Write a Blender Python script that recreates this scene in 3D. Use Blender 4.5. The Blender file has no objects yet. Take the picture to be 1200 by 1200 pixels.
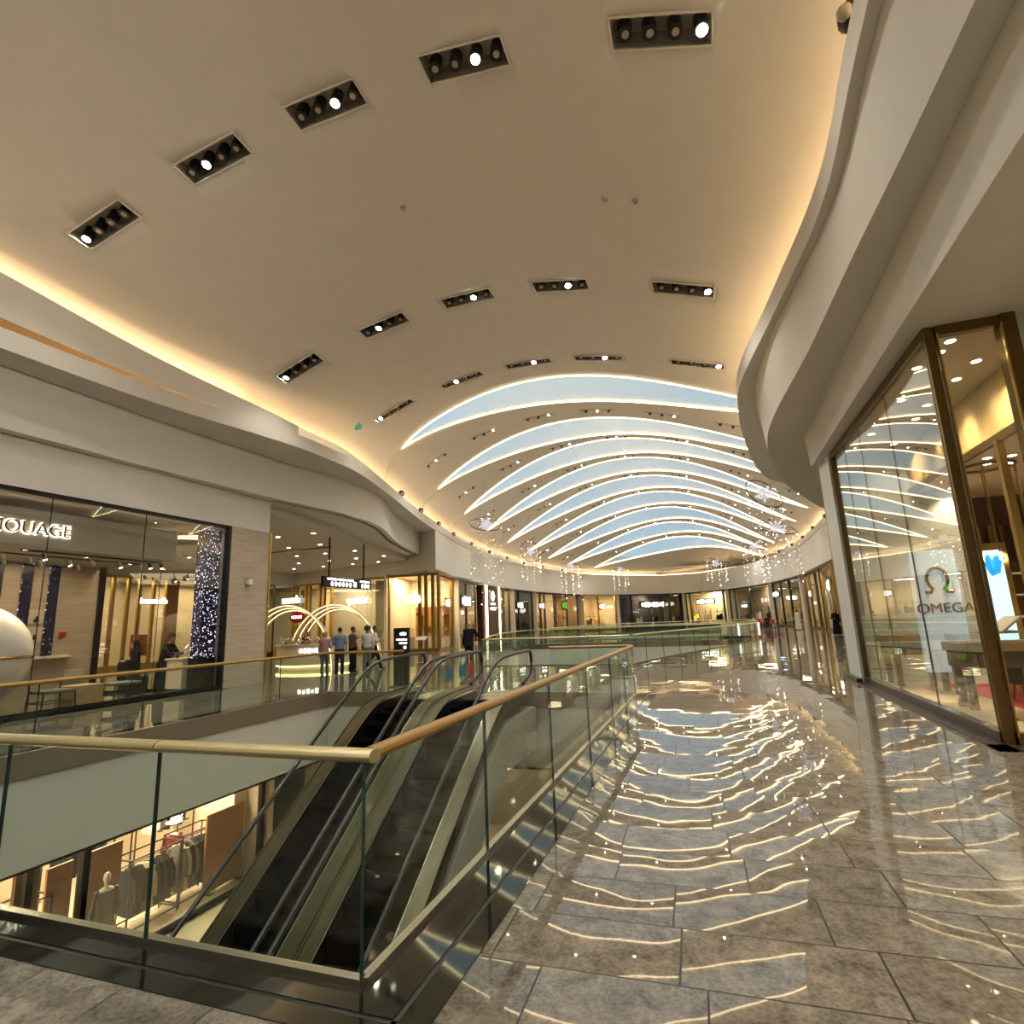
import bpy, bmesh, math, random
import numpy as np
from mathutils import Vector, Matrix
from mathutils.geometry import tessellate_polygon
random.seed(11)
S = bpy.context.scene
COL = S.collection
PI = math.pi

# ------------------------------------------------------------------ helpers
class MB:
    def __init__(s): s.v = []; s.f = []
    def add(s, v, f):
        o = len(s.v); s.v += [tuple(map(float, p)) for p in v]; s.f += [tuple(i + o for i in q) for q in f]; return s
    def box(s, x0, x1, y0, y1, z0, z1):
        v = [(x, y, z) for z in (z0, z1) for y in (y0, y1) for x in (x0, x1)]
        return s.add(v, [(0, 2, 3, 1), (4, 5, 7, 6), (0, 1, 5, 4), (2, 6, 7, 3), (0, 4, 6, 2), (1, 3, 7, 5)])
    def obox(s, c, size, M=None, rz=0):
        M = M or Matrix.Rotation(rz, 3, 'Z')
        a, b, h = size[0] / 2, size[1] / 2, size[2] / 2
        v = [Vector(c) + M @ Vector((x, y, z)) for z in (-h, h) for y in (-b, b) for x in (-a, a)]
        return s.add(v, [(0, 2, 3, 1), (4, 5, 7, 6), (0, 1, 5, 4), (2, 6, 7, 3), (0, 4, 6, 2), (1, 3, 7, 5)])
    def wall(s, p0, p1, z0, z1, t=.05):
        d = Vector((p1[0] - p0[0], p1[1] - p0[1], 0)); L = d.length; a = math.atan2(d.y, d.x)
        return s.obox(((p0[0] + p1[0]) / 2, (p0[1] + p1[1]) / 2, (z0 + z1) / 2), (L, t, z1 - z0), rz=a)
    def tube(s, pts, r, n=8, closed=False, prof=None, cap=True):
        P = [Vector(p) for p in pts]; N = len(P); rings = []
        up = Vector((0, 0, 1))
        for i in range(N):
            if closed: t = P[(i + 1) % N] - P[i - 1]
            else: t = P[min(i + 1, N - 1)] - P[max(i - 1, 0)]
            t.normalize()
            u = up if abs(t.dot(up)) < .98 else Vector((0, 1, 0))
            a = t.cross(u).normalized(); b = a.cross(t).normalized()
            rr = r[i] if isinstance(r, (list, tuple)) else r
            if prof: ring = [P[i] + a * x + b * y for x, y in prof]
            else: ring = [P[i] + (a * math.cos(2 * PI * k / n) + b * math.sin(2 * PI * k / n)) * rr for k in range(n)]
            rings.append(ring)
        return s.loft(rings, cap and not closed, closed)
    def loft(s, rings, cap=True, closed=False):
        n = len(rings[0]); v = [p for r in rings for p in r]; f = []
        N = len(rings)
        for i in range(N if closed else N - 1):
            for k in range(n):
                f.append((i * n + k, i * n + (k + 1) % n, ((i + 1) % N) * n + (k + 1) % n, ((i + 1) % N) * n + k))
        if cap:
            f.append(tuple(range(n))[::-1]); f.append(tuple((N - 1) * n + k for k in range(n)))
        return s.add(v, f)
    def cyl(s, p0, p1, r0, r1=None, n=14): return s.tube([p0, p1], [r0, r0 if r1 is None else r1], n)
    def ell(s, c, r, nu=14, nv=9, M=None):
        if not isinstance(r, (list, tuple)): r = (r, r, r)
        rings = []
        for j in range(1, nv):
            a = PI * j / nv
            ring = []
            for k in range(nu):
                b = 2 * PI * k / nu
                p = Vector((r[0] * math.sin(a) * math.cos(b), r[1] * math.sin(a) * math.sin(b), -r[2] * math.cos(a)))
                if M: p = M @ p
                ring.append(Vector(c) + p)
            rings.append(ring)
        return s.loft(rings)
    def lathe(s, prof, c=(0, 0, 0), n=20, sx=1, sy=1):
        return s.loft([[(c[0] + r * sx * math.cos(2 * PI * k / n), c[1] + r * sy * math.sin(2 * PI * k / n), c[2] + z) for k in range(n)] for r, z in prof])
    def grid(s, rows):
        n = len(rows[0]); v = [p for r in rows for p in r]
        return s.add(v, [(i * n + k, i * n + k + 1, (i + 1) * n + k + 1, (i + 1) * n + k) for i in range(len(rows) - 1) for k in range(n - 1)])
    def slab(s, loops, z0, z1):
        """polygon with holes, extruded"""
        L = [[Vector((x, y, 0)) for x, y in l] for l in loops]
        tri = tessellate_polygon(L); flat = [p for l in L for p in l]; n = len(flat)
        v = [(p.x, p.y, z1) for p in flat] + [(p.x, p.y, z0) for p in flat]
        f = [tuple(t) for t in tri] + [tuple(i + n for i in t) for t in tri]
        o = 0
        for l in L:
            m = len(l)
            for k in range(m): f.append((o + k, o + (k + 1) % m, o + (k + 1) % m + n, o + k + n))
            o += m
        return s.add(v, f)

def build(name, mb, mat, parent=None, smooth=False, bevel=0, world=True):
    me = bpy.data.meshes.new(name)
    off = Vector(parent.location) if (parent is not None and world and parent.get('_w')) else Vector((0, 0, 0))
    me.from_pydata([tuple(Vector(p) - off) for p in mb.v] if off.length else mb.v, [], mb.f)
    bm = bmesh.new(); bm.from_mesh(me); bmesh.ops.recalc_face_normals(bm, faces=bm.faces); bm.to_mesh(me); bm.free()
    me.materials.append(mat)
    if smooth:
        me.polygons.foreach_set('use_smooth', [True] * len(me.polygons)); me.set_sharp_from_angle(angle=.7)
    o = bpy.data.objects.new(name, me); COL.objects.link(o)
    if bevel:
        b = o.modifiers.new('b', 'BEVEL'); b.width = bevel; b.segments = 2; b.limit_method = 'ANGLE'
    if parent is not None:
        o.parent = parent
        if parent.type == 'MESH' and parent.get('_off') is not None: pass
    return o
def sub(name, mb, mat, part, root, **k):
    """sub-part under a part mesh whose vertices already sit in the root's frame"""
    o = build(name, mb, mat, root, **k); o.parent = part; return o
def tag(o, label, cat, group=None):
    o['label'] = label; o['category'] = cat
    if group: o['group'] = group
    return o
def thing(name, label, cat, loc=(0, 0, 0), rz=0, group=None, world=False):
    o = bpy.data.objects.new(name, None); COL.objects.link(o); o.empty_display_size = .2
    o.location = loc; o.rotation_euler = (0, 0, rz)
    if world: o['_w'] = 1
    return tag(o, label, cat, group)
def struct(o):
    o['kind'] = 'structure'; return o
def sroot(name):
    o = bpy.data.objects.new(name, None); COL.objects.link(o); o['kind'] = 'structure'; return o
def dup(r, loc=None, rz=None, label=None, group=None):
    c = r.copy(); COL.objects.link(c)
    if loc is not None: c.location = loc
    if rz is not None: c.rotation_euler = (0, 0, rz)
    if label: c['label'] = label
    if group: c['group'] = group
    for ch in list(r.children):
        d = ch.copy(); COL.objects.link(d); d.parent = c
        for g in list(ch.children):
            e = g.copy(); COL.objects.link(e); e.parent = d
    return c
def cr(P, n=10):
    """Catmull-Rom through points"""
    P = [np.array(p, float) for p in P]; out = []
    for i in range(len(P) - 1):
        p0 = P[max(i - 1, 0)]; p1 = P[i]; p2 = P[i + 1]; p3 = P[min(i + 2, len(P) - 1)]
        for k in range(n):
            t = k / n
            out.append(.5 * ((2 * p1) + (p2 - p0) * t + (2 * p0 - 5 * p1 + 4 * p2 - p3) * t * t + (3 * p1 - p0 - 3 * p2 + p3) * t ** 3))
    out.append(P[-1]); return np.array(out)
def fn(P):
    """smooth x(y) from (y,x) knots"""
    c = cr(P, 16)
    return lambda y: float(np.interp(y, c[:, 0], c[:, 1]))

# ------------------------------------------------------------------ materials
def nt(m):
    m.use_nodes = True; t = m.node_tree; return t, t.nodes, t.links
def MAT(name, col, rough=.5, metal=0, spec=.5, emit=None, es=0, var=0, vs=6, col2=None, bump=0, stretch=None):
    m = bpy.data.materials.new(name); t, N, L = nt(m); b = N['Principled BSDF']
    b.inputs['Base Color'].default_value = (*col, 1); b.inputs['Roughness'].default_value = rough
    b.inputs['Metallic'].default_value = metal; b.inputs['Specular IOR Level'].default_value = spec
    if emit: b.inputs['Emission Color'].default_value = (*emit, 1); b.inputs['Emission Strength'].default_value = es
    if var or col2:
        tc = N.new('ShaderNodeTexCoord'); no = N.new('ShaderNodeTexNoise'); no.inputs['Scale'].default_value = vs; no.inputs['Detail'].default_value = 6
        if stretch:
            mp = N.new('ShaderNodeMapping'); mp.inputs['Scale'].default_value = stretch; L.new(tc.outputs['Object'], mp.inputs[0]); L.new(mp.outputs[0], no.inputs['Vector'])
        else: L.new(tc.outputs['Object'], no.inputs['Vector'])
        r = N.new('ShaderNodeValToRGB'); c2 = col2 or tuple(c * (1 - var) for c in col)
        r.color_ramp.elements[0].position = .3; r.color_ramp.elements[1].position = .7
        r.color_ramp.elements[0].color = (*c2, 1); r.color_ramp.elements[1].color = (*col, 1)
        L.new(no.outputs['Fac'], r.inputs[0]); L.new(r.outputs[0], b.inputs['Base Color'])
        if bump:
            bp = N.new('ShaderNodeBump'); bp.inputs['Strength'].default_value = bump; bp.inputs['Distance'].default_value = .02
            L.new(no.outputs['Fac'], bp.inputs['Height']); L.new(bp.outputs[0], b.inputs['Normal'])
    return m
def EMIT(name, col, st):
    m = bpy.data.materials.new(name); t, N, L = nt(m); N.remove(N['Principled BSDF'])
    e = N.new('ShaderNodeEmission'); e.inputs[0].default_value = (*col, 1); e.inputs[1].default_value = st
    L.new(e.outputs[0], N['Material Output'].inputs[0]); return m
def GLASS(name, tint, f0=.05, rough=0.0):
    m = bpy.data.materials.new(name); t, N, L = nt(m); N.remove(N['Principled BSDF'])
    lw = N.new('ShaderNodeLayerWeight'); lw.inputs[0].default_value = .5
    pw = N.new('ShaderNodeMath'); pw.operation = 'POWER'; pw.inputs[1].default_value = 5; L.new(lw.outputs['Facing'], pw.inputs[0])
    ma = N.new('ShaderNodeMath'); ma.operation = 'MULTIPLY_ADD'; ma.inputs[1].default_value = 1 - f0; ma.inputs[2].default_value = f0; L.new(pw.outputs[0], ma.inputs[0])
    tr = N.new('ShaderNodeBsdfTransparent'); tr.inputs[0].default_value = (*tint, 1)
    gl = N.new('ShaderNodeBsdfGlossy'); gl.inputs['Roughness'].default_value = rough; gl.inputs[0].default_value = (.95, .97, .95, 1)
    mx = N.new('ShaderNodeMixShader'); L.new(ma.outputs[0], mx.inputs[0]); L.new(tr.outputs[0], mx.inputs[1]); L.new(gl.outputs[0], mx.inputs[2])
    L.new(mx.outputs[0], N['Material Output'].inputs[0]); return m
def FLOOR(name, c1, c2, tw=.74, th=.5, tilt=.009, rough=.018):
    m = bpy.data.materials.new(name); t, N, L = nt(m); b = N['Principled BSDF']
    def mt(op, a, bb=None, c=None):
        n = N.new('ShaderNodeMath'); n.operation = op
        for i, q in enumerate((a, bb, c)):
            if q is None: continue
            if isinstance(q, (int, float)): n.inputs[i].default_value = q
            else: L.new(q, n.inputs[i])
        return n.outputs[0]
    g = N.new('ShaderNodeNewGeometry'); mp = N.new('ShaderNodeMapping'); mp.inputs['Rotation'].default_value = (0, 0, math.radians(-1.5)); L.new(g.outputs['Position'], mp.inputs[0])
    sp = N.new('ShaderNodeSeparateXYZ'); L.new(mp.outputs[0], sp.inputs[0])
    row = mt('FLOOR', mt('DIVIDE', sp.outputs[1], th))
    wr = N.new('ShaderNodeTexWhiteNoise'); wr.noise_dimensions = '1D'; L.new(row, wr.inputs['W'])
    xo = mt('ADD', sp.outputs[0], mt('MULTIPLY', wr.outputs['Value'], 7.3))
    cu = mt('DIVIDE', xo, mt('MULTIPLY_ADD', wr.outputs['Value'], tw * .55, tw * .75)); col = mt('FLOOR', cu)
    fx = mt('FRACT', cu); fy = mt('FRACT', mt('DIVIDE', sp.outputs[1], th))
    ex = mt('MULTIPLY', mt('MINIMUM', fx, mt('SUBTRACT', 1, fx)), tw); ey = mt('MULTIPLY', mt('MINIMUM', fy, mt('SUBTRACT', 1, fy)), th)
    joint = mt('LESS_THAN', mt('MINIMUM', ex, ey), .005)
    cv = N.new('ShaderNodeCombineXYZ'); L.new(col, cv.inputs[0]); L.new(row, cv.inputs[1])
    wn = N.new('ShaderNodeTexWhiteNoise'); wn.noise_dimensions = '2D'; L.new(cv.outputs[0], wn.inputs['Vector'])
    # stone colour: veined blotches, shifted per tile
    vs = N.new('ShaderNodeVectorMath'); vs.operation = 'MULTIPLY_ADD'; L.new(wn.outputs['Color'], vs.inputs[0]); vs.inputs[1].default_value = (9, 9, 9); L.new(g.outputs['Position'], vs.inputs[2])
    n1 = N.new('ShaderNodeTexNoise'); n1.inputs['Scale'].default_value = 7; n1.inputs['Detail'].default_value = 9; n1.inputs['Roughness'].default_value = .68; n1.inputs['Distortion'].default_value = .6; L.new(vs.outputs[0], n1.inputs['Vector'])
    vo = N.new('ShaderNodeTexVoronoi'); vo.inputs['Scale'].default_value = 42; L.new(vs.outputs[0], vo.inputs['Vector'])
    mixv = mt('ADD', mt('MULTIPLY', n1.outputs['Fac'], .9), mt('MULTIPLY', vo.outputs['Distance'], .22))
    r = N.new('ShaderNodeValToRGB'); r.color_ramp.elements[0].position = .36; r.color_ramp.elements[0].color = (*c2, 1); r.color_ramp.elements[1].position = .72; r.color_ramp.elements[1].color = (*c1, 1); L.new(mixv, r.inputs[0])
    hs = N.new('ShaderNodeHueSaturation'); L.new(r.outputs[0], hs.inputs['Color']); L.new(mt('MULTIPLY_ADD', wn.outputs['Value'], .3, .82), hs.inputs['Value'])
    mx = N.new('ShaderNodeMix'); mx.data_type = 'RGBA'; L.new(joint, mx.inputs['Factor']); L.new(hs.outputs[0], mx.inputs['A']); mx.inputs['B'].default_value = (.012, .011, .009, 1)
    L.new(mx.outputs['Result'], b.inputs['Base Color'])
    # every slab lies at its own slight tilt, and is polished a little unevenly
    n2 = N.new('ShaderNodeTexNoise'); n2.inputs['Scale'].default_value = 2.6; n2.inputs['Detail'].default_value = 1; L.new(vs.outputs[0], n2.inputs['Vector'])
    a1 = N.new('ShaderNodeVectorMath'); a1.operation = 'MULTIPLY_ADD'; L.new(wn.outputs['Color'], a1.inputs[0]); a1.inputs[1].default_value = (tilt, tilt, 0); a1.inputs[2].default_value = (-tilt / 2, -tilt / 2, 0)
    a2 = N.new('ShaderNodeVectorMath'); a2.operation = 'MULTIPLY_ADD'; L.new(n2.outputs['Color'], a2.inputs[0]); a2.inputs[1].default_value = (tilt * .9, tilt * .9, 0); L.new(a1.outputs[0], a2.inputs[2])
    a3 = N.new('ShaderNodeVectorMath'); a3.operation = 'ADD'; L.new(a2.outputs[0], a3.inputs[0]); L.new(g.outputs['Normal'], a3.inputs[1])
    a4 = N.new('ShaderNodeVectorMath'); a4.operation = 'NORMALIZE'; L.new(a3.outputs[0], a4.inputs[0]); L.new(a4.outputs[0], b.inputs['Normal'])
    L.new(mt('MULTIPLY_ADD', joint, .4, mt('MULTIPLY_ADD', n1.outputs['Fac'], .012, rough - .006)), b.inputs['Roughness'])
    b.inputs['Specular IOR Level'].default_value = .42
    return m
def SPARKLE(name):  # glitter of the crystals painted in as glowing flecks
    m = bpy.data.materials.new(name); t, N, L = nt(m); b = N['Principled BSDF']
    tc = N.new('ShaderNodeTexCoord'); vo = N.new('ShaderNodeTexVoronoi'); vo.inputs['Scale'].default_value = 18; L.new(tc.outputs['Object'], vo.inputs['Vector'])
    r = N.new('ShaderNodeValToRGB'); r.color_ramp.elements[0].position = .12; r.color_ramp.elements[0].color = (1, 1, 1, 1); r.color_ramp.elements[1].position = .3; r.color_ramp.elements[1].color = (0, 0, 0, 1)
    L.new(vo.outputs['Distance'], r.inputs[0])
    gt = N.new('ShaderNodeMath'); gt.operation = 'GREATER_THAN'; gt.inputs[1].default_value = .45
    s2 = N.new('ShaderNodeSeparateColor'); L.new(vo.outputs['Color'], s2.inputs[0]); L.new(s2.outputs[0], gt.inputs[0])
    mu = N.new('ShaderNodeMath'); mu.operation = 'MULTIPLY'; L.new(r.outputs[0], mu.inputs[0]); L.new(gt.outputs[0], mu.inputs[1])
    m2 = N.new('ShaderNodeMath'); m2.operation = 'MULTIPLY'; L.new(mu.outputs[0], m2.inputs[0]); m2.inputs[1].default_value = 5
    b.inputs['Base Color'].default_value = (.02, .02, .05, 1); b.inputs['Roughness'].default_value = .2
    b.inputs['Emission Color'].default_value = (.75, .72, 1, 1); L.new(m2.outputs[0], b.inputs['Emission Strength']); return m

WHITE = MAT('white_plaster', (.72, .70, .645), .7, var=.04, vs=2)
CEIL = MAT('tan_ceiling_plaster', (.79, .765, .715), .8, var=.04, vs=1.5)
STONEW = MAT('beige_travertine', (.50, .42, .32), .25, col2=(.40, .33, .25), vs=3, stretch=(1, .4, 7))
STONEL = MAT('cream_limestone', (.60, .53, .44), .3, col2=(.53, .46, .38), vs=3, stretch=(1, .4, 6))
FLOORM = FLOOR('polished_grey_stone', (.235, .212, .175), (.072, .063, .05))
FLOORLOW = MAT('pale_shop_floor', (.62, .52, .42), .2, var=.1, vs=2)
GRANITE = MAT('black_polished_granite', (.012, .012, .011), .04, var=.3, vs=30, spec=.9)
BLACK = MAT('black_rubber', (.012, .012, .012), .35)
BLACKM = MAT('black_metal', (.015, .014, .014), .3, metal=.3)
DARKTRAY = MAT('grey_tray_paint', (.50, .47, .40), .5, var=.1, vs=9)
STEEL = MAT('brushed_stainless', (.62, .58, .5), .24, metal=1, var=.12, vs=60, stretch=(1, 1, .05))
BRONZE = MAT('dark_bronze', (.20, .13, .05), .3, metal=.85, var=.2, vs=9)
BRASS = MAT('polished_brass', (.62, .42, .13), .22, metal=1, var=.1, vs=12)
WOODCAP = MAT('oak_handrail', (.31, .17, .022), .4, col2=(.23, .12, .014), vs=10, stretch=(6, .4, 6))
WOODCAP2 = MAT('champagne_metal_rail', (.50, .44, .23), .3, metal=.55, var=.06, vs=20)
WOOD = MAT('orange_walnut_board', (.40, .17, .05), .4, col2=(.28, .11, .03), vs=5, stretch=(4, 4, .5))
WOODL = MAT('light_oak', (.50, .33, .17), .4, col2=(.42, .26, .13), vs=5, stretch=(4, 4, .5))
GLASSM = GLASS('clear_green_glass', (.89, .945, .915), .035)
GLASSB = GLASS('shop_window_glass', (.93, .93, .9), .065)
GLASSR = GLASS('watch_shop_glass', (.86, .86, .82), .13)
GLASSE = MAT('green_glass_edge', (.015, .045, .04), .1)
SKYGL = GLASS('skylight_glass', (.96, .98, .99), .0, .3)
LED = EMIT('warm_led_strip', (1, .74, .41), 8)
ARCHLED = EMIT('arch_led_line', (1, .74, .36), 2.4)
COVE = EMIT('amber_cove_led', (1, .64, .31), 14)
LAMP = EMIT('lit_lamp_lens', (1, .86, .66), 60)
DOWN = EMIT('downlight_lens', (1, .80, .52), 22)
BULB = EMIT('string_bulb', (1, .86, .74), 3.2)
ICE = EMIT('acrylic_star_glow', (.93, .84, .92), .6)
SIGNW = EMIT('white_sign_light', (1, .93, .82), 2.6)
HALO = EMIT('halo_sign_light', (1, .88, .70), 5)
LENSOFF = MAT('unlit_lens', (.40, .36, .28), .15)
RED = MAT('red_plastic', (.45, .015, .02), .35)
SKIN = MAT('light_brown_skin', (.45, .26, .17), .5, var=.08, vs=20)
SKIND = MAT('brown_skin', (.24, .12, .07), .5, var=.08, vs=20)
def CLOTH(name, c): return MAT(name, c, .9, spec=.12, var=.18, vs=30, bump=.15)
CBLACK = CLOTH('black_cloth', (.012, .012, .014)); CWHITE = CLOTH('white_cloth', (.62, .60, .56)); CBLUE = CLOTH('blue_grey_cloth', (.16, .21, .30))
CPINK = CLOTH('dusty_pink_cloth', (.42, .24, .24)); CJEAN = CLOTH('grey_denim', (.13, .17, .19)); CNAVY = CLOTH('navy_cloth', (.02, .022, .035)); CRED = CLOTH('dark_red_cloth', (.22, .02, .03))
CGREY = CLOTH('grey_cloth', (.16, .16, .16)); CBEIGE = CLOTH('beige_cloth', (.55, .45, .32)); CBROWN = CLOTH('brown_cloth', (.16, .09, .06)); CTEAL = CLOTH('slate_cloth', (.022, .028, .038))
HAIRD = MAT('dark_hair', (.012, .009, .007), .5, var=.3, vs=60); HAIRG = MAT('grey_hair', (.30, .26, .20), .5, var=.3, vs=60)
MANN = MAT('white_mannequin', (.75, .70, .62), .35)
SEQ = MAT('grey_sequin', (.16, .15, .13), .25, metal=.6, var=.6, vs=70)

# ------------------------------------------------------------------ camera
f_px = 650.0
p = math.atan(129 * math.cos(.04) / f_px); r = math.atan(.04)
upc = np.array([-math.sin(r) * math.cos(p), -math.cos(r) * math.cos(p), math.sin(p)])
Yc = np.array([233., 129 - .04 * 233, f_px]); Yc -= upc * (Yc @ upc); Yc /= np.linalg.norm(Yc)
Xc = np.cross(Yc, upc)
R = np.stack([Xc, Yc, upc])
EYE = 1.67
cd = bpy.data.cameras.new('camera'); cam = bpy.data.objects.new('camera', cd); COL.objects.link(cam)
cd.sensor_width = 36; cd.lens = f_px / 1200 * 36; cd.clip_start = .05; cd.clip_end = 400
mw = Matrix.Identity(4)
for i in range(3):
    mw[i][0] = R[i, 0]; mw[i][1] = -R[i, 1]; mw[i][2] = -R[i, 2]
mw[2][3] = EYE
cam.matrix_world = mw; S.camera = cam

# ------------------------------------------------------------------ plan curves (metres; y runs down the mall, x to the right)
xL = fn([(-14, -13.6), (0, -13.5), (6.5, -13.3), (10, -13.1), (13.8, -12.45), (15.8, -12.35), (18, -12.5), (22, -13.5), (27, -14.95), (31.5, -16.1), (39.2, -17.8), (49.5, -19.2), (63.4, -19.5), (78, -17), (86, -12.5), (91, -8), (93, -4.5)])
xR = fn([(-14, 1.9), (0, 2.0), (5.8, 2.12), (8.5, 2.2), (11.5, 1.85), (15, 1.37), (17.3, 1.4), (20.3, 1.72), (24.7, 2.43), (27.8, 3.4), (30, 5.3), (32, 7.3), (36, 8.2), (42, 8.4), (47, 8.4), (56, 8.6), (66, 8.2), (77, 6.4), (86, 3), (91.5, -1), (93, -4.4)])
x2L = fn([(-14, -14.2), (7, -14.15), (10.3, -14.2), (15.7, -13.95), (18, -13.65), (19, -13.62), (22, -14.05), (26.5, -15.9), (32, -17.5), (36, -18.2)])
x2R = fn([(-14, 2.62), (0, 2.54), (5, 2.42), (7.8, 2.28), (10.8, 2.15), (14, 1.92), (16.2, 1.95), (19, 2.35), (22.3, 3.1), (25.8, 4.3), (28, 5.1), (34, 7.6)])
zc = lambda y: float(np.interp(y, [-14, 5, 13, 18, 22.3, 30, 37.5, 45, 52, 59.5, 66.5, 73.5, 80.6, 88, 93], [11.2, 11.2, 10.7, 10.9, 11.6, 12.4, 13.2, 13.7, 13.9, 13.8, 13.4, 12.8, 11.8, 10.2, 8.75]))
ftop = lambda y: float(np.interp(y, [-14, 6, 14.4, 16], [9.7, 9.4, 8.45, 8.3]))       # top of the left cove fascia
xV = lambda y: max(xR(y) + .5, float(np.interp(y, [10, 14, 18, 22, 30, 38, 46], [2.3, 2.6, 4.2, 5.8, 7.4, 8.4, 8.6])))
def vault(s, y):
    a = xL(y) - .5; b = xV(y); zl = max(8.6, ftop(y) + .2); zr = 8.65
    ze = zl * (1 - s) + zr * s; g = float(np.interp(y, [8, 14, 22, 30, 40, 55, 75], [1, .9, .67, .8, .95, 1.1, 1.2])); w_ = float(np.interp(y, [8, 20, 60], [.0, .6, .5]))
    return (a + (b - a) * s, y, ze + (max(zc(y), ze) - ze) * max(0., math.sin(PI * s ** g)) ** (.8 + w_ * s))
def vault_at(x, y):
    a = xL(y) - .5; b = xV(y); return vault((x - a) / (b - a), y)[2]
TIP = [22.3, 30, 37.5, 45, 52, 59.5, 66.5, 73.5, 80.6]
APX = [(20.1, 24.2), (27.7, 32.3), (33.8, 39.1), (40.8, 46.3), (48.2, 53.7), (55.5, 61.2), (62.8, 68.6), (70.4, 75.8), (77.9, 83.4)]
def lens(k, s, side):
    u = min(1, max(0, (s - .05) / .9)); q = math.sin(PI * u); m = (APX[k][0] + APX[k][1]) / 2; h = (APX[k][1] - APX[k][0]) / 2
    return TIP[k] + (m - TIP[k]) * q + side * h * q ** .97
# ------------------------------------------------------------------ ceiling vault with nine lens openings
NS = 72
ss = [i / NS for i in range(NS + 1)]
mb = MB()
def strip(fa, fb, nt_):
    rows = []
    for j in range(nt_ + 1):
        t = j / nt_
        rows.append([vault(s, fa(s) * (1 - t) + fb(s) * t) for s in ss])
    mb.grid(rows)
REAR = lambda s, side: -8 + side * 5.2 * math.sin(PI * min(1, max(0, (s - .05) / .9))) ** 1.1
strip(lambda s: REAR(s, 1), lambda s: lens(0, s, -1), 40)
ceil = struct(build('ceiling', mb, CEIL, smooth=True)); mb = MB()
strip(lambda s: -14, lambda s: REAR(s, -1), 8)
for k in range(8):
    strip(lambda s: lens(k, s, 1), lambda s: lens(k + 1, s, -1), 12)
strip(lambda s: lens(8, s, 1), lambda s: 93.4, 14)
cfar = struct(build('ceiling_far', mb, CEIL, smooth=True))
for q_ in (ceil, cfar):
    sol = q_.modifiers.new('s', 'SOLIDIFY'); sol.thickness = .12; sol.offset = 1
u_ = [.05 + .9 * i / 40 for i in range(41)]
struct(build('window_rear', MB().grid([[vault(s, REAR(s, -1)) for s in u_], [vault(s, REAR(s, 1)) for s in u_]]), SKYGL, smooth=True))
ORD = ['nearest and largest', 'second nearest', 'third nearest', 'fourth nearest', 'middle', 'fourth farthest', 'third farthest', 'second farthest', 'farthest and smallest']
for k in range(9):
    cx = vault(.5, TIP[k])
    sk = thing('skylight', ORD[k] + ' of the nine arched lens-shaped skylights edged with warm light', 'skylight', (cx[0], TIP[k], cx[2]), group='arched skylights in the vault', world=True)
    us = [.05 + .9 * i / 60 for i in range(61)]
    up = lambda q, d: (q[0], q[1], q[2] + d)
    A = [vault(s, lens(k, s, -1)) for s in us]; B = [vault(s, lens(k, s, 1)) for s in us]
    build('glass_pane', MB().grid([[up(a, .03) for a in A], [up(((a[0] + b[0]) / 2, (a[1] + b[1]) / 2, (a[2] + b[2]) / 2), .03) for a, b in zip(A, B)], [up(b, .03) for b in B]]), SKYGL, sk, smooth=True)
    build('curb', MB().grid([A, [up(a, .06) for a in A]]).grid([B, [up(b, .06) for b in B]]), CEIL, sk, smooth=True)
    w = .019 + .0026 * k
    for e, P in (('front', A), ('back', B)):
        dn = [(q[0], q[1], q[2] - .015) for q in P]
        build('led_strip', MB().tube(dn, w, n=6), LED, sk, smooth=True)

# ------------------------------------------------------------------ stepped side bands, coves
ys = [-14 + i * .5 for i in range(93)]            # -14 .. 32
LED_N = 0
def lip_rows(xf, sgn, y): return xf(y)
mb = MB()
rows = [[], [], [], [], [], []]
for y in ys:
    a = xL(y); b = x2L(y)
    rows[0].append((a - .75, y, 8.08)); rows[1].append((a, y, 8.1)); rows[2].append((a, y, 7.65)); rows[3].append((min(b, a - .5), y, 7.65)); rows[4].append((b, y, 6.25)); rows[5].append((b - .4 if y > 15.6 else -14.45, y, 6.25))
mb.grid(rows)
mb.grid([[(-14.45, y, 6.25) for y in ys if y < 15.9], [(-14.45, y, 5.1) for y in ys if y < 15.9]])
mb.grid([[(-14.45, 15.5, 6.25), (-14.45, 15.5, 5.1)], [(-22, 15.5, 6.25), (-22, 15.5, 5.1)]])
yb = [15.5 + i * .5 for i in range(42)]
xb = lambda y: x2L(y) - float(np.interp(y, [15.5, 18, 22, 30, 36], [.9, 1.5, 2.0, 1.2, .8]))
mb.grid([[(x2L(y) - .3, y, 6.25) for y in yb], [(xb(y), y, 6.25) for y in yb], [(xb(y), y, 5.98) for y in yb]])
struct(build('trim_1', mb, WHITE, smooth=True))
struct(build('ceiling_bay', MB().grid([[(xb(y), y, 5.98) for y in yb], [(-40, y, 5.98) for y in yb]]), WHITE))
# left cove fascia, tapering away
yf = [y for y in ys if y <= 14.6]
fbot = lambda y: float(np.interp(y, [5, 14], [8.42, 8.06]))
mb = MB().grid([[(xL(y) - .12, y, fbot(y)) for y in yf], [(xL(y) - .12, y, max(8.44, ftop(y))) for y in yf]])
struct(build('trim_2', mb, WHITE, smooth=True))
struct(build('trim_20', MB().grid([[(xL(y) - .74, y, 8.05) for y in yf], [(xL(y) - .74, y, 8.9) for y in yf]]), MAT('brown_slot_lining', (.16, .11, .055), .7, var=.3, vs=4, stretch=(1, 8, .2)), smooth=True))
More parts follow.
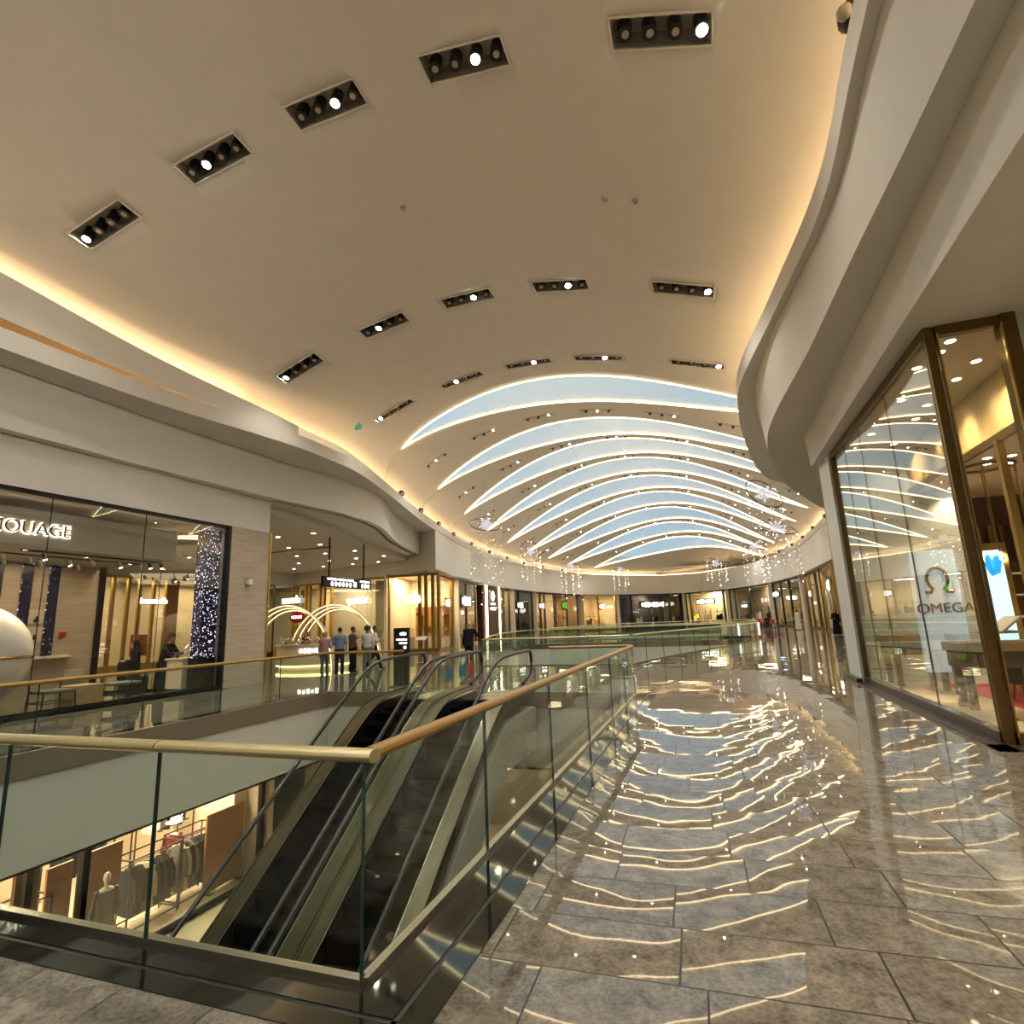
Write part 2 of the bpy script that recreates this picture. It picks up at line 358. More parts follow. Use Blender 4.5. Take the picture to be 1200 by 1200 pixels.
# right bands
rows = [[], [], [], [], [], []]
for y in ys:
    a = xR(y); b = x2R(y)
    rows[0].append((xV(y) + .7, y, 8.08)); rows[1].append((a, y, 8.1)); rows[2].append((a, y, 7.65)); rows[3].append((max(b - .15, a + .15), y, 7.65)); rows[4].append((b, y, 6.3)); rows[5].append((2.85 if y < 16.1 else b + 6, y, 6.3))
mb = MB().grid(rows)
y3 = [y for y in ys if y <= 16.2] + [16.2]
x3R = lambda y: float(np.interp(y, [-14, 5, 16.2], [2.8, 2.8, 2.92]))
mb.grid([[(x3R(y) - .06, y, 6.3) for y in y3], [(x3R(y), y, 5.42) for y in y3]])
mb.grid([[(2.92, 16.2, 6.3), (2.92, 16.2, 5.42)], [(9, 16.2, 6.3), (9, 16.2, 5.42)]])
mb.grid([[(x3R(y), y, 5.42) for y in y3], [(14, y, 5.42) for y in y3]])
struct(build('trim_3', mb, WHITE, smooth=True))
# ring of the far oval: one continuous white band
ringL = [(xL(y), y) for y in [31.5, 34, 37, 40, 44, 48, 52, 56, 60, 64, 68, 72, 75, 78, 80, 82, 84, 86, 88, 89.5, 91, 92.2]]
ringR = [(xR(y), y) for y in [92.2, 91, 89.5, 88, 86, 84, 82, 80, 78, 75, 72, 68, 64, 60, 56, 52, 48, 44, 40, 37, 34, 31]]
RING = cr(ringL + ringR, 5)
nrm = []
for i in range(len(RING)):
    t = RING[min(i + 1, len(RING) - 1)] - RING[max(i - 1, 0)]; t /= np.linalg.norm(t); nrm.append((-t[1], t[0]))
OUT = lambda d: [(q[0] + n[0] * d, q[1] + n[1] * d) for q, n in zip(RING, nrm)]
sg = 1 if OUT(1)[10][0] < RING[10][0] else -1
O = lambda d, z: [(x, y, z) for x, y in OUT(sg * d)]
mb = MB().grid([O(.75, 8.08), O(0, 8.1), O(0, 7.72), O(.05, 7.72), O(.05, 7.64), O(0, 7.64), O(0, 5.15), O(.8, 5.15)])
struct(build('trim_4', mb, WHITE, smooth=True))
# cove LED strips lying on the ledges
def cove(name, pts, mat=COVE, label='', grp='amber cove strips'):
    o = build(name, MB().tube(pts, .03, n=5), mat)
    tag(o, label, 'light strip'); return o
cove('cove_light_strip', [(xL(y) - .35, y, 8.14) for y in ys], label='amber light strip hidden in the left ceiling cove above the stepped white bands')
cove('cove_light_strip', [(xL(y) - .45, y, max(8.46, ftop(y) - .05)) for y in yf if y < 12.6], label='amber light strip behind the tapering white fascia at upper left')
cove('cove_light_strip', [(xR(y) + .4, y, 8.14) for y in ys], label='amber light strip behind the right curving ceiling edge')
cove('cove_light_strip', O(.4, 8.14), label='amber light strip glowing round the far oval ceiling edge')

# ------------------------------------------------------------------ floors, voids
def rect(x0, x1, y0, y1): return [(x0, y0), (x1, y0), (x1, y1), (x0, y1)]
V1 = rect(-10.05, -1.74, 2.6, 13.2)
V2 = [(-8.6, 21), (-2.9, 21), (-1.5, 26), (.3, 31), (2.0, 36), (2.7, 39.5), (-12.7, 39.5), (-12.3, 35), (-10.8, 28)]
V3 = [(-12.95, 46), (3.15, 46), (3.3, 51), (3.0, 57), (2.0, 63), (-11, 63), (-12.6, 55)]
struct(build('floor', MB().slab([rect(-45, 22, -14, 112), V1[::-1], V2[::-1], V3[::-1]], -.35, 0), FLOORM))
struct(build('floor_lower', MB().box(-40, 22, -14, 112, -5.2, -5.0), FLOORLOW))
struct(build('wall_lower', MB().box(-40, 22, 68, 68.3, -5, -1.72), WHITE))
struct(build('ceiling_lower', MB().slab([rect(-45, 22, -14, 112), V1[::-1], V2[::-1], V3[::-1]], -1.72, -1.68), WHITE))
def ringwall(loop, z0, z1, mat, name, inset=0):
    m = MB(); n = len(loop)
    for i in range(n): m.add([(*loop[i], z0), (*loop[(i + 1) % n], z0), (*loop[(i + 1) % n], z1), (*loop[i], z1)], [(0, 1, 2, 3)])
    return struct(build(name, m, mat))
GREYFASC = MAT('taupe_fascia', (.16, .125, .09), .35)
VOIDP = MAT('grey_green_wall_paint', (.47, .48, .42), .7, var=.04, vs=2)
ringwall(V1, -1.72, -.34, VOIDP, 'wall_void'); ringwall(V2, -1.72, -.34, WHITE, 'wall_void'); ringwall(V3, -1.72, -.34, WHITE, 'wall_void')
m1 = MB(); 
for a, b in ((V1[3], V1[0]), (V1[2], V1[3])): m1.wall(a, b, -.36, .015, .06)
struct(build('trim_5', m1, GREYFASC))
# polished black margin of the near railing, cut by a slot
mb = MB()
mb.box(-1.72, -1.475, 2.58, 13.0, -.02, .006).box(-1.445, -1.30, 2.40, 13.0, -.02, .006)
for y0, y1 in ((2.28, 2.40), (2.43, 2.58)): mb.box(-14, -1.30 if y0 < 2.3 else -1.475, y0, y1, -.02, .006)
mb.box(-10.4, -10.1, 2.6, 13.2, -.02, .006).box(-14.6, -14.3, 2, 13.9, -.02, .01)
struct(build('trim_6', mb, GRANITE))
struct(build('trim_7', MB().box(-1.475, -1.445, 2.4, 13.0, -.02, .001).box(-14, -1.445, 2.4, 2.43, -.02, .001), BLACK))

# ------------------------------------------------------------------ outer shell
mb = MB(); mb.wall((-45, -13.9), (22, -13.9), -5, 13, .2); mb.wall((-44, -14), (-44, 112), -5, 13, .2).wall((21, -14), (21, 112), -5, 13, .2).wall((-45, 111), (22, 111), -5, 13, .2)
struct(build('wall_outer', mb, WHITE))
mb = MB()
mb.slab([rect(-45, 22, -14, 112), [(x, y) for x, y in ([(xL(y) - 1.0, y) for y in range(-13, 92, 3)] + [(xV(y) + .65, y) for y in range(91, -14, -3)])]], 9.1, 9.2)
struct(build('ceiling_plenum', mb, WHITE))
mb = MB().grid([[(xL(y) - 1.0, y, 8.05) for y in range(-13, 93, 3)], [(xL(y) - 1.0, y, 11) for y in range(-13, 93, 3)]])
mb.grid([[(xV(y) + .66, y, 8.05) for y in range(-13, 93, 3)], [(xV(y) + .66, y, 11) for y in range(-13, 93, 3)]])
mb.grid([[(xR(y) + .1, y, 8.06) for y in range(28, 50, 2)], [(xV(y) + .7, y, 8.06) for y in range(28, 50, 2)]])
mb.box(-13, 4, 93.8, 93.9, 8.0, 11)
struct(build('wall_cove', mb, WHITE, smooth=True))

# ------------------------------------------------------------------ railings
def runs(pts, step):
    P = [Vector((x, y, 0)) for x, y in pts]; out = [P[0]]
    for a, b in zip(P, P[1:]):
        L = (b - a).length; n = max(1, round(L / step))
        for i in range(1, n + 1): out.append(a.lerp(b, i / n))
    return out
PROF = [(.055 * math.cos(t), .034 * math.sin(t)) for t in [2 * PI * i / 14 for i in range(14)]]
def railing(pts, label, capmat=WOODCAP, step=1.85, capz=1.03, glass=GLASSM, split=None, base=True, posts=None):
    c = Vector((*pts[0], 0))
    t = thing('glass_railing', label, 'railing', c, group=None, world=True)
    q = runs(pts, step) if posts is None else [Vector((x, y, 0)) for x, y in posts]
    for a, b in zip(q, q[1:]):
        d = (b - a); L = d.length; d.normalize()
        g = build('glass_panel', MB().wall((a + d * .008)[:2], (b - d * .008)[:2], 0.02, capz - .03, .018), glass, t)
        e = b - d * .008
        sub('glass_edge', MB().wall((e - d * .004)[:2], (e + d * .004)[:2], .03, capz - .035, .022), GLASSE, g, t)
    segs = split or [pts]
    for sgm, mt_ in (segs if split else [(pts, capmat)]):
        build('handrail', MB().tube([(x, y, capz) for x, y in sgm], 0, prof=PROF), mt_, t, smooth=True)
    if base:
        b_ = MB()
        for a, b in zip(pts, pts[1:]): b_.wall(a, b, -.02, .035, .05)
        build('base_channel', b_, STEEL, t)
    return t
railing([(-11.5, 2.6), (-1.74, 2.6), (-1.74, 12.95)], 'large glass balustrade at the near corner of the escalator opening with rounded wooden cap',
        split=[([(-11.5, 2.6), (-3.16, 2.6)], WOODCAP2), ([(-3.15, 2.6), (-1.685, 2.6)], WOODCAP2), ([(-1.74, 2.636), (-1.74, 12.95)], WOODCAP)],
        posts=[(-11.5, 2.6), (-10, 2.6), (-8.6, 2.6), (-7.2, 2.6), (-5.85, 2.6), (-4.5, 2.6), (-3.15, 2.6), (-1.74, 2.6), (-1.74, 4.2), (-1.74, 6.05), (-1.74, 7.95), (-1.74, 9.9), (-1.74, 11.5), (-1.74, 12.95)])
railing([(-10.15, 2.6), (-10.15, 13.25), (-7.75, 13.25)], 'glass balustrade across the escalator opening in front of the perfume shop', step=1.9, base=False)
railing([(-3.75, 13.25), (-1.8, 13.25)], 'short glass balustrade closing the opening right of the escalator tops', step=1.2, base=False)
c2 = lambda P: [tuple(q) for q in cr(P, 3)]
railing([(-8.6, 20.95), (-2.9, 20.95)], 'glass balustrade the man in black leans on, near edge of the second opening', WOODCAP2, 1.7)
railing(c2([(-2.82, 21.05), (-1.42, 26), (.38, 31), (2.08, 36), (2.78, 39.5)]), 'curved glass balustrade along the right walkway beside the second opening', WOODCAP2, 2.4)
railing([(2.7, 39.6), (-12.7, 39.6)], 'straight glass balustrade across the far end of the second opening', WOODCAP2, 2.4)
railing(c2([(-8.7, 21.05), (-10.9, 28), (-12.4, 35), (-12.8, 39.5)]), 'curved glass balustrade on the left side of the second opening, beyond the leaning man', WOODCAP2, 2.4)
railing([(-12.95, 45.9), (3.15, 45.9)], 'straight glass balustrade on the near edge of the third, farthest opening', WOODCAP2, 2.4)
railing(c2([(3.23, 46), (3.38, 51), (3.08, 57), (2.05, 62.9)]), 'curved glass balustrade on the right side of the third, farthest opening', WOODCAP2, 3)
railing([(1.95, 63.1), (-11, 63.1)], 'glass balustrade at the far end of the third opening before the cafe sitters', WOODCAP2, 3)
railing(c2([(-13.03, 46), (-12.68, 55), (-11.1, 62.9)]), 'curved glass balustrade on the left side of the third, farthest opening', WOODCAP2, 3)

# ------------------------------------------------------------------ escalators
K = .70; Y0 = 10.75; YB = 3.75
def zl(y):                               # step line, rounded at both kinks
    def sm(d): return .5 * (d + math.sqrt(d * d + .18))
    t = sm(Y0 - y) - sm(YB - y)
    return -K * t
YS = [13.3 - i * .2 for i in range(58)]   # 13.3 .. 1.9
def prism_x(x0, x1, prof):
    n = len(prof); m = MB(); v = [(x0, y, z) for y, z in prof] + [(x1, y, z) for y, z in prof]
    return m.add(v, [tuple(range(n)), tuple(range(n, 2 * n))[::-1]] + [(i, (i + 1) % n, (i + 1) % n + n, i + n) for i in range(n)])
def band(x0, x1, lo, hi, ya=13.3):
    Y = [y for y in YS if y <= ya]; m = MB()
    R_ = [[(x0, y, zl(y) + lo), (x1, y, zl(y) + lo), (x1, y, zl(y) + hi), (x0, y, zl(y) + hi)] for y in Y]
    return m.loft(R_)
TREAD = MAT('black_ribbed_steps', (.003, .003, .003), .8, spec=.0)
SKIRT = MAT('dark_skirt', (.03, .03, .028), .3, metal=.5)
DECKM = MAT('satin_bronze_steel', (.21, .17, .115), .32, metal=1, var=.15, vs=40, stretch=(1, .05, .05))
CLAD = MAT('pale_truss_cladding', (.52, .53, .47), .6, var=.05, vs=2)
def handrail_path(x):
    P = [(x, y, zl(y) + 1.0) for y in YS if y <= 13.0][::-1]
    yt = 13.0; z = 1.0
    for i in range(1, 9):
        a = PI / 2 - PI * i / 8 * 1.0
        P.append((x, yt + .16 * math.cos(a) + .0, .72 + .28 * math.sin(a)))
    P.append((x, 12.75, .36)); P.append((x, 12.45, .28))
    return P
def escalator(x0, x1, hl, hr, dl, dr, label, stickers):
    e = thing('escalator', label, 'escalator', ((x0 + x1) / 2, 13, 0), world=True)
    st = MB(); y = 11.9
    n = 0
    while y > 1.9:
        z = min(0, zl(y - .2)); st.box(x0 + .01, x1 - .01, y - .40, y, z - .3, z - .02)
        for i in range(5):
            xx = x0 + .1 + i * (x1 - x0 - .2) / 4
        y -= .40
    for i in range(24):
        xx = x0 + .04 + (x1 - x0 - .08) * i / 23
    s_ = build('steps', st, TREAD, e)
    build('comb_plate', MB().box(x0, x1, 11.9, 13.6, -.05, .012), STEEL, e)
    for (xa, xb_) in ((x0 - .02, x0), (x1, x1 + .02)): build('skirt', band(xa, xb_, -.25, .18, 12.6), SKIRT, e)
    build('deck', band(dl, x0 - .005, .16, .21, 12.9), DECKM, e, smooth=True); build('deck', band(x1 + .005, dr, .16, .21, 12.9), DECKM, e, smooth=True)
    for xa in (dl + .015, dr - .015): build('deck_trim', band(xa - .015, xa + .015, -.02, .235, 12.9), DECKM, e, smooth=True)
    for xa, ya in ((x0 + .012, 0), (x1 - .012, 0)): build('skirt_trim', band(xa - .01, xa + .01, .15, .2, 12.6), STEEL, e)
    for h in (hl, hr):
        g = build('balustrade_glass', band(h - .006, h + .006, .2, .97, 12.95), GLASSM, e)
        build('handrail', MB().tube(handrail_path(h), .036, n=8), BLACK, e, smooth=True)
    build('truss_cladding', band(dl, dr, -1.15, -.26, 13.1), CLAD, e)
    for (yy, zz, ry, rz_, mat_, lb) in stickers:
        m = MB(); m.tube([(hr + .009 if 0 else hl + .008, yy, zz), (hl + .012, yy, zz)], 0, prof=[(ry * math.cos(a), rz_ * math.sin(a)) for a in [2 * PI * i / 20 for i in range(20)]])
        o = build('safety_sticker', m, mat_, e); o['label'] = lb
    return e
BLUEST = MAT('blue_sticker', (.05, .22, .32), .5); REDST = MAT('red_sticker', (.5, .07, .05), .5)
escalator(-6.94, -5.89, -7.06, -5.74, -7.22, -5.62, 'left escalator of the pair, sloping down with dark steps and bronze steel decks', [])
escalator(-5.36, -4.31, -5.48, -4.19, -5.60, -4.05, 'right escalator of the pair, its glass end carrying round safety stickers',
          [(12.45, .62, .12, .21, REDST, 'round red sticker'), (12.08, .64, .085, .16, BLUEST, 'round blue sticker beside the red one'), (11.88, .64, .085, .16, BLUEST, 'second round blue sticker'), (11.42, .62, .085, .16, BLUEST, 'third round blue sticker'), (11.22, .62, .085, .16, BLUEST, 'fourth round blue sticker')])

# ------------------------------------------------------------------ ceiling spotlight trays
CUT = MB()
def tray(name, label, x, y, L, lit, group=None, W=.52, lamps=4, recess=False):
    """shallow tray fixed against the vault, following its slope across the hall"""
    dx = .3; a = math.atan2(vault_at(x + dx, y) - vault_at(x - dx, y), 2 * dx)
    dy = .4; b = math.atan2(vault_at(x, y + dy) - vault_at(x, y - dy), 2 * dy)
    M_ = Matrix.Rotation(-a, 3, 'Y') @ Matrix.Rotation(b, 3, 'X')
    t = thing(name, label, 'spotlight tray', (x, y, vault_at(x, y) - .035), group=group)
    f = MB()
    for (cx_, cy_, sx, sy) in ((0, W / 2, L + .04, .03), (0, -W / 2, L + .04, .03), (L / 2, 0, .03, W), (-L / 2, 0, .03, W)): f.obox(M_ @ Vector((cx_, cy_, .02 if recess else .015)), (sx, sy, .03 if recess else .03), M_)
    build('rim', f, CEIL, t)
    bp = MB()
    if recess:
        CUT.obox(Vector(t.location) + M_ @ Vector((0, 0, .1)), (L, W, .9), M_)
        bp.obox(M_ @ Vector((0, 0, .34)), (L + .06, W + .06, .02), M_)
        for (cx_, cy_, sx, sy) in ((0, W / 2 + .01, L + .04, .02), (0, -W / 2 - .01, L + .04, .02), (L / 2 + .01, 0, .02, W + .04), (-L / 2 - .01, 0, .02, W + .04)): bp.obox(M_ @ Vector((cx_, cy_, .19)), (sx, sy, .3), M_)
    else: bp.obox(M_ @ Vector((0, 0, .022)), (L, W, .015), M_)
    build('backplate', bp, DARKTRAY, t)
    for i in range(lamps):
        u = (i + .5) / lamps * L - L / 2
        c = M_ @ Vector((u, .05, .12 if recess else .0)); d = (Vector((.02, -.25, -.97))).normalized()
        rr = min(.11, W * .3)
        h = build('lamp', MB().cyl(c + Vector((0, .06, .2 if recess else .02)), c + d * (.1 if recess else .05), rr * .95, rr, 16), BLACKM, t, smooth=True)
        sub('lens', MB().cyl(c + d * (.098 if recess else .048), c + d * (.106 if recess else .056), rr * (.72 if i == lit else .5), n=16), LAMP if i == lit else LENSOFF, h, t)
    return t
ROWS = [(7.0, [(-11.3, 0), (-8.35, 1), (-5.7, 2), (-2.95, 2), (.15, 3)], 'nearest'), (13.1, [(-11.3, 0), (-8.3, 1), (-5.6, 2), (-2.9, 2), (.15, 3)], 'second'), (18.0, [(-10.9, 0), (-8.0, 1), (-5.35, 2), (-2.8, 2), (.4, 3)], 'third')]
POS = ['leftmost', 'second from left', 'middle', 'fourth from left', 'rightmost']
for y, L_, nm in ROWS:
    for (x, lit), ps in zip(L_, POS):
        yy = y
        tray('spotlight_tray', '%s recessed tray of four spotlights in the %s ceiling row' % (ps, nm), x, yy, 1.5 if nm != 'third' else 1.7, lit, group='spotlight trays in the near ceiling', W=.5 if nm != 'third' else .4, recess=True)
for y, nm in ((0.5, 'a'), (-6, 'b')):
    pass
for k in range(9):
    y0 = TIP[k]; y1 = TIP[k + 1] if k < 8 else 88
    for j, s in enumerate((.09, .22, .36, .5, .64, .78, .91)):
        ya = lens(k, s, 1); yb_ = lens(k + 1, s, -1) if k < 8 else 89
        if yb_ - ya < .7: continue
        ym = (ya + yb_) / 2; x = vault(s, ym)[0]
        if k >= 7 and j in (0, 6): continue
        if k == 8: continue
        tray('spotlight_tray', 'thin dark spotlight slot in a tan ceiling strip between the arched skylights', x, ym, 1.7, [1, 2, 2, 1, 2, 2, 1][j], group='thin spotlight slots between the skylights', W=.24, lamps=3)
cutter = bpy.data.objects.new('cutter', bpy.data.meshes.new('cutter')); cutter.data.from_pydata(CUT.v, [], CUT.f); COL.objects.link(cutter)
bmc = bmesh.new(); bmc.from_mesh(cutter.data); bmesh.ops.recalc_face_normals(bmc, faces=bmc.faces); bmc.to_mesh(cutter.data); bmc.free()
bo = ceil.modifiers.new('b', 'BOOLEAN'); bo.operation = 'DIFFERENCE'; bo.solver = 'EXACT'; bo.object = cutter; bo.use_self = False
me_ = bpy.data.meshes.new_from_object(ceil.evaluated_get(bpy.context.evaluated_depsgraph_get())); ceil.modifiers.clear(); ceil.data = me_; bpy.data.objects.remove(cutter)
# small ceiling fittings
for x, y, lb in ((-5.6, 9.6, 'tiny round sprinkler head left of the ceiling centre'), (-1.2, 10.2, 'round smoke detector on the near ceiling, left of its twin'), (-.6, 10.25, 'round smoke detector on the near ceiling with a dark centre')):
    z = vault_at(x, y); tag(build('ceiling_detector', MB().cyl((x, y, z - .05), (x, y, z + .02), .05, .07, 14), LENSOFF, smooth=True), lb, 'detector')
ex = thing('exit_sign', 'small green exit sign hanging from the tan ceiling near the left cove', 'sign', (-12.0, 17.2, vault_at(-12, 17.2) - .25), world=True)
build('panel', MB().box(-12.15, -11.85, 17.19, 17.21, vault_at(-12, 17.2) - .3, vault_at(-12, 17.2) - .1), MAT('green_sign', (.05, .35, .25), .4, emit=(.3, .9, .7), es=.1), ex)
build('hanger', MB().cyl((-12, 17.2, vault_at(-12, 17.2) - .1), (-12, 17.2, vault_at(-12, 17.2) + .02), .012), BLACKM, ex)
# dark spot heads perched on the cove lips
def lipspot(x, y, z, dirx, label, s=1.0):
    t = thing('cove_spotlight', label, 'spotlight', (x, y, z), group='dark spotlights along the cove edge')
    b = build('housing', MB().lathe([(.0, -.0), (.10 * s, .01), (.15 * s, .08), (.15 * s, .2), (.09 * s, .29), (0, .3)], (0, 0, .05), 14), BLACKM, t, smooth=True)
    sub('lens', MB().ell((dirx * .1 * s, -.08 * s, .16), (.08 * s, .08 * s, .08 * s), 10, 7), LENSOFF, b, t, smooth=True)
    build('bracket', MB().box(-.03, .03, -.03, .03, -.02, .08), BLACKM, t)
for y in (24.2, 28.5, 33, 37.5, 43, 49, 55, 61, 67, 73): lipspot(xL(y) - .12, y, 8.12, 1, 'small dark spotlight on the left cove edge beneath the skylight tips')
for y in (45, 51, 57, 63, 69, 75, 81): lipspot(xR(y) + .12, y, 8.12, -1, 'small dark spotlight on the far right cove edge below the skylight tips')
lipspot(xR(6.2) + .1, 6.2, 8.12, -1, 'dark round spotlight on the near right ceiling edge at top of view', 1.15)
lipspot(xL(6.45) - .3, 6.45, 8.12, 1, 'dark spotlight in the left cove slit at the edge of view', 1.0)

struct(build('wall_return', MB().wall((-16.12, 31.55), (-21.5, 33.45), 5.12, 8.08, .1), WHITE))
# ------------------------------------------------------------------ shop helpers
LIGHTS = []
def text(name, body, size, origin, right, up, mat, parent, ext=.01, align='LEFT', mirror=False, label=None, bold=0):
    cu = bpy.data.curves.new(name, 'FONT'); cu.body = body; cu.size = size; cu.extrude = ext; cu.align_x = align; cu.offset = bold
    tmp = bpy.data.objects.new(name, cu); COL.objects.link(tmp)
    me = bpy.data.meshes.new_from_object(tmp.evaluated_get(bpy.context.evaluated_depsgraph_get())); bpy.data.objects.remove(tmp); bpy.data.curves.remove(cu)
    Rv = Vector(right).normalized(); U = Vector(up).normalized(); Nv = Rv.cross(U)
    O_ = Vector(origin); off = Vector(parent.location) if parent is not None and parent.get('_w') else Vector((0, 0, 0))
    for v in me.vertices:
        c = v.co; v.co = O_ - off + Rv * (-c.x if mirror else c.x) + U * c.y + Nv * c.z
    me.materials.clear(); me.materials.append(mat)
    o = bpy.data.objects.new(name, me); COL.objects.link(o)
    if parent is not None: o.parent = parent
    if label: o['label'] = label
    return o
WN = [0]
def window(p0, p1, z0, z1, cuts, fmat, gmat, fw=.1, base=.12, bmat=None, head=.12, fd=.1, seam=False):
    WN[0] += 1; t = sroot('window_%d' % WN[0]); d = Vector((p1[0] - p0[0], p1[1] - p0[1], 0)); L = d.length; d.normalize(); q = Vector((*p0, 0))
    P = lambda u: (q + d * u)[:2]
    f = MB()
    if head: f.wall(P(0), P(L), z1 - head, z1, fd)
    for c in cuts:
        u = c * L; g_ = fw if not seam or c in (0, 1) else .012; f.wall(P(max(0, u - g_ / 2)), P(min(L, u + g_ / 2)), z0 + base, z1 - head, fd if g_ == fw else .024)
    build('window_frame', f, fmat, t)
    if base: build('window_base', MB().wall(P(0), P(L), z0, z0 + base, fd * 1.2), bmat or fmat, t)
    for a, b in zip(cuts, cuts[1:]): build('window_pane', MB().wall(P(a * L + fw / 2), P(b * L - fw / 2), z0 + base, z1 - head, .02), gmat, t)
    for c in t.children: c['kind'] = 'structure'
    return t
def blobs(name, n, c, right, w, h, mat, parent, gap=.35, round_=False):
    """a line of small lit characters too small to read"""
    m = MB(); Rv = Vector(right).normalized(); Nv = Rv.cross(Vector((0, 0, 1))); M_ = Matrix((Rv, Nv, (0, 0, 1))).transposed()
    cw = w / n
    for i in range(n):
        o = Vector(c) + Rv * (-w / 2 + cw * (i + .5)); hh = h * (1 if (i * 7) % 3 else .72)
        if round_: m.ell(o, (cw * .36, .02, h / 2), 12, 7, M_)
        else:
            m.obox(o, (cw * (.62 if i % 2 else .74), .015, hh), M_)
    return build(name, m, mat, parent)

# ------------------------------------------------------------------ perfume shop, left
window((-14.55, 3.0), (-14.55, 13.78), 0, 5.12, [0, .30, .52, .74, 1], BLACKM, GLASSB, fw=.03, seam=True, base=.13, bmat=GRANITE, head=.1)
struct(build('trim_8', MB().box(-14.62, -14.45, 13.74, 13.84, 0, 5.1), BLACKM))
struct(build('wall_pilaster', MB().box(-15.2, -14.42, 13.84, 15.5, 0, 5.1), STONEW))
struct(build('trim_9', MB().box(-15.2, -14.38, 15.5, 15.56, 0, 5.1), BRASS))
struct(build('wall_shop_back', MB().box(-18.5, -18.2, 2.5, 12.4, 0, 4.95).box(-18.2, -14.6, 2.5, 2.7, 0, 4.95), STONEW))
struct(build('trim_10', MB().box(-18.3, -18.1, 12.36, 12.5, 0, 4.95), BLACKM))
window((-18.15, 12.5), (-15.1, 13.9), 0, 4.95, [0, .5, 1], BLACKM, GLASSB, fw=.02, seam=True, base=.08, bmat=GRANITE, head=.06)
struct(build('ceiling_shop', MB().box(-18.5, -14.6, 2.5, 15.5, 4.95, 5.05), WHITE))
DROP = MAT('warm_grey_bulkhead', (.36, .32, .27), .6, var=.05, vs=2)
struct(build('ceiling_shop', MB().box(-18.2, -14.92, 2.7, 12.3, 3.86, 4.74), DROP))
sg_ = thing('shop_sign', 'halo-lit AMOUAGE letters on the grey bulkhead of the left shop', 'sign', (-14.9, 8.2, 4.3), world=True)
text('letters', 'AMOUAGE', .42, (-14.86, 9.3, 4.15), (0, 1, 0), (0, 0, 1), BLACKM, sg_, .018, 'RIGHT', bold=-.004)
text('halo', 'AMOUAGE', .42, (-14.895, 9.3, 4.15), (0, 1, 0), (0, 0, 1), HALO, sg_, .006, 'RIGHT', bold=.013)
SPK = SPARKLE('painted_glint_mosaic')
tr_ = thing('sparkling_column', 'dark column covered in glittering crystals at the right end of the perfume shop window', 'column', (-14.95, 13.4, 0), world=True)
build('mosaic', MB().box(-15.05, -14.7, 13.12, 13.70, .98, 5.0), SPK, tr_); build('plinth', MB().box(-15.08, -14.68, 13.1, 13.72, 0, .98), BLACKM, tr_)
for y, lb in ((9.62, 'glittering vertical strip nearest the white globe'), (10.35, 'middle glittering vertical strip on the beige shop wall'), (11.05, 'glittering vertical strip on the beige wall farthest from the globe')):
    s_ = thing('crystal_strip', lb, 'wall decoration', (-18.15, y, 1.2), group='crystal strips on the shop wall', world=True)
    build('mosaic', MB().box(-18.2, -18.14, y - .13, y + .13, 1.25, 3.84), SPK, s_)
    build('ledge', MB().add([(-18.2, y - .13, 1.25), (-18.2, y + .6, 1.25), (-17.9, y + .6, 1.18), (-17.9, y - .13, 1.18), (-18.2, y - .13, 1.1), (-18.2, y + .6, 1.1)], [(0, 1, 2, 3), (3, 2, 5, 4), (0, 3, 4), (1, 5, 2)]), STONEL, s_)
for y, z, lb in ((10.0 + .68, 2.35, 'upper'), (10.68, 1.85, 'lower')):
    n_ = thing('perfume_niche', lb + ' square wall niche holding a small perfume bottle', 'niche', (-18.19, y, z), world=True)
    build('panel', MB().box(-18.2, -18.17, y - .2, y + .2, z - .2, z + .2), STONEL, n_); build('bottle', MB().lathe([(.05, 0), (.06, .08), (.02, .11), (.03, .16), (0, .17)], (-18.12, y, z - .15), 10), BLACKM, n_, smooth=True)
tag(build('red_box', MB().box(-18.2, -18.1, 11.35, 11.5, 1.75, 1.9), RED, bevel=.01), 'small red box on the beige wall right of the last crystal strip', 'box')
tag(build('wall_plaque', MB().box(-18.2, -18.16, 11.6, 12.15, .45, .8), STONEL, bevel=.005), 'plain rectangular plaque low on the beige shop wall', 'plaque')
gl = thing('white_globe', 'huge white globe with a gold equator standing in the perfume shop window', 'globe', (-16.0, 8.05, 0), world=True)
build('shell', MB().ell((-16, 8.05, 1.35), 1.22, 36, 20), MAT('white_gloss_shell', (.72, .70, .66), .25), gl, smooth=True)
build('equator', MB().tube([(-16 + 1.225 * math.cos(a), 8.05 + 1.225 * math.sin(a), 1.33) for a in [2 * PI * i / 48 for i in range(48)]], .03, n=6, closed=True), BRASS, gl, smooth=True)
build('base', MB().lathe([(.7, 0), (.7, .12), (.4, .2)], (-16, 8.05, 0), 24), BLACKM, gl, smooth=True)
def shop_chair(x, y, rz, label):
    t = thing('low_chair', label, 'chair', (x, y, 0), rz, group='black framed chairs by the shop window')
    build('seat', MB().box(-.36, .36, -.33, .33, .42, .50), CGREY, t, bevel=.03)
    for sx in (-.33, .33):
        for sy in (-.3, .3): build('leg', MB().cyl((sx * 1.12, sy * 1.1, 0), (sx, sy, .46), .016, .02, 8), BLACKM, t, smooth=True)
    build('stretcher', MB().tube([(-.34, -.31, .2), (.34, -.31, .2), (.34, .31, .2), (-.34, .31, .2)], .012, n=6, closed=True), BLACKM, t)
    build('backrest', MB().tube([(-.33, .31, .45), (-.35, .36, .74), (.35, .36, .74), (.33, .31, .45)], .022, n=8), BLACKM, t, smooth=True)
shop_chair(-15.3, 9.55, 1.5, 'black framed chair with grey seat beside the white globe')
shop_chair(-15.3, 11.25, 1.5, 'black framed chair with grey seat right of the wooden block')
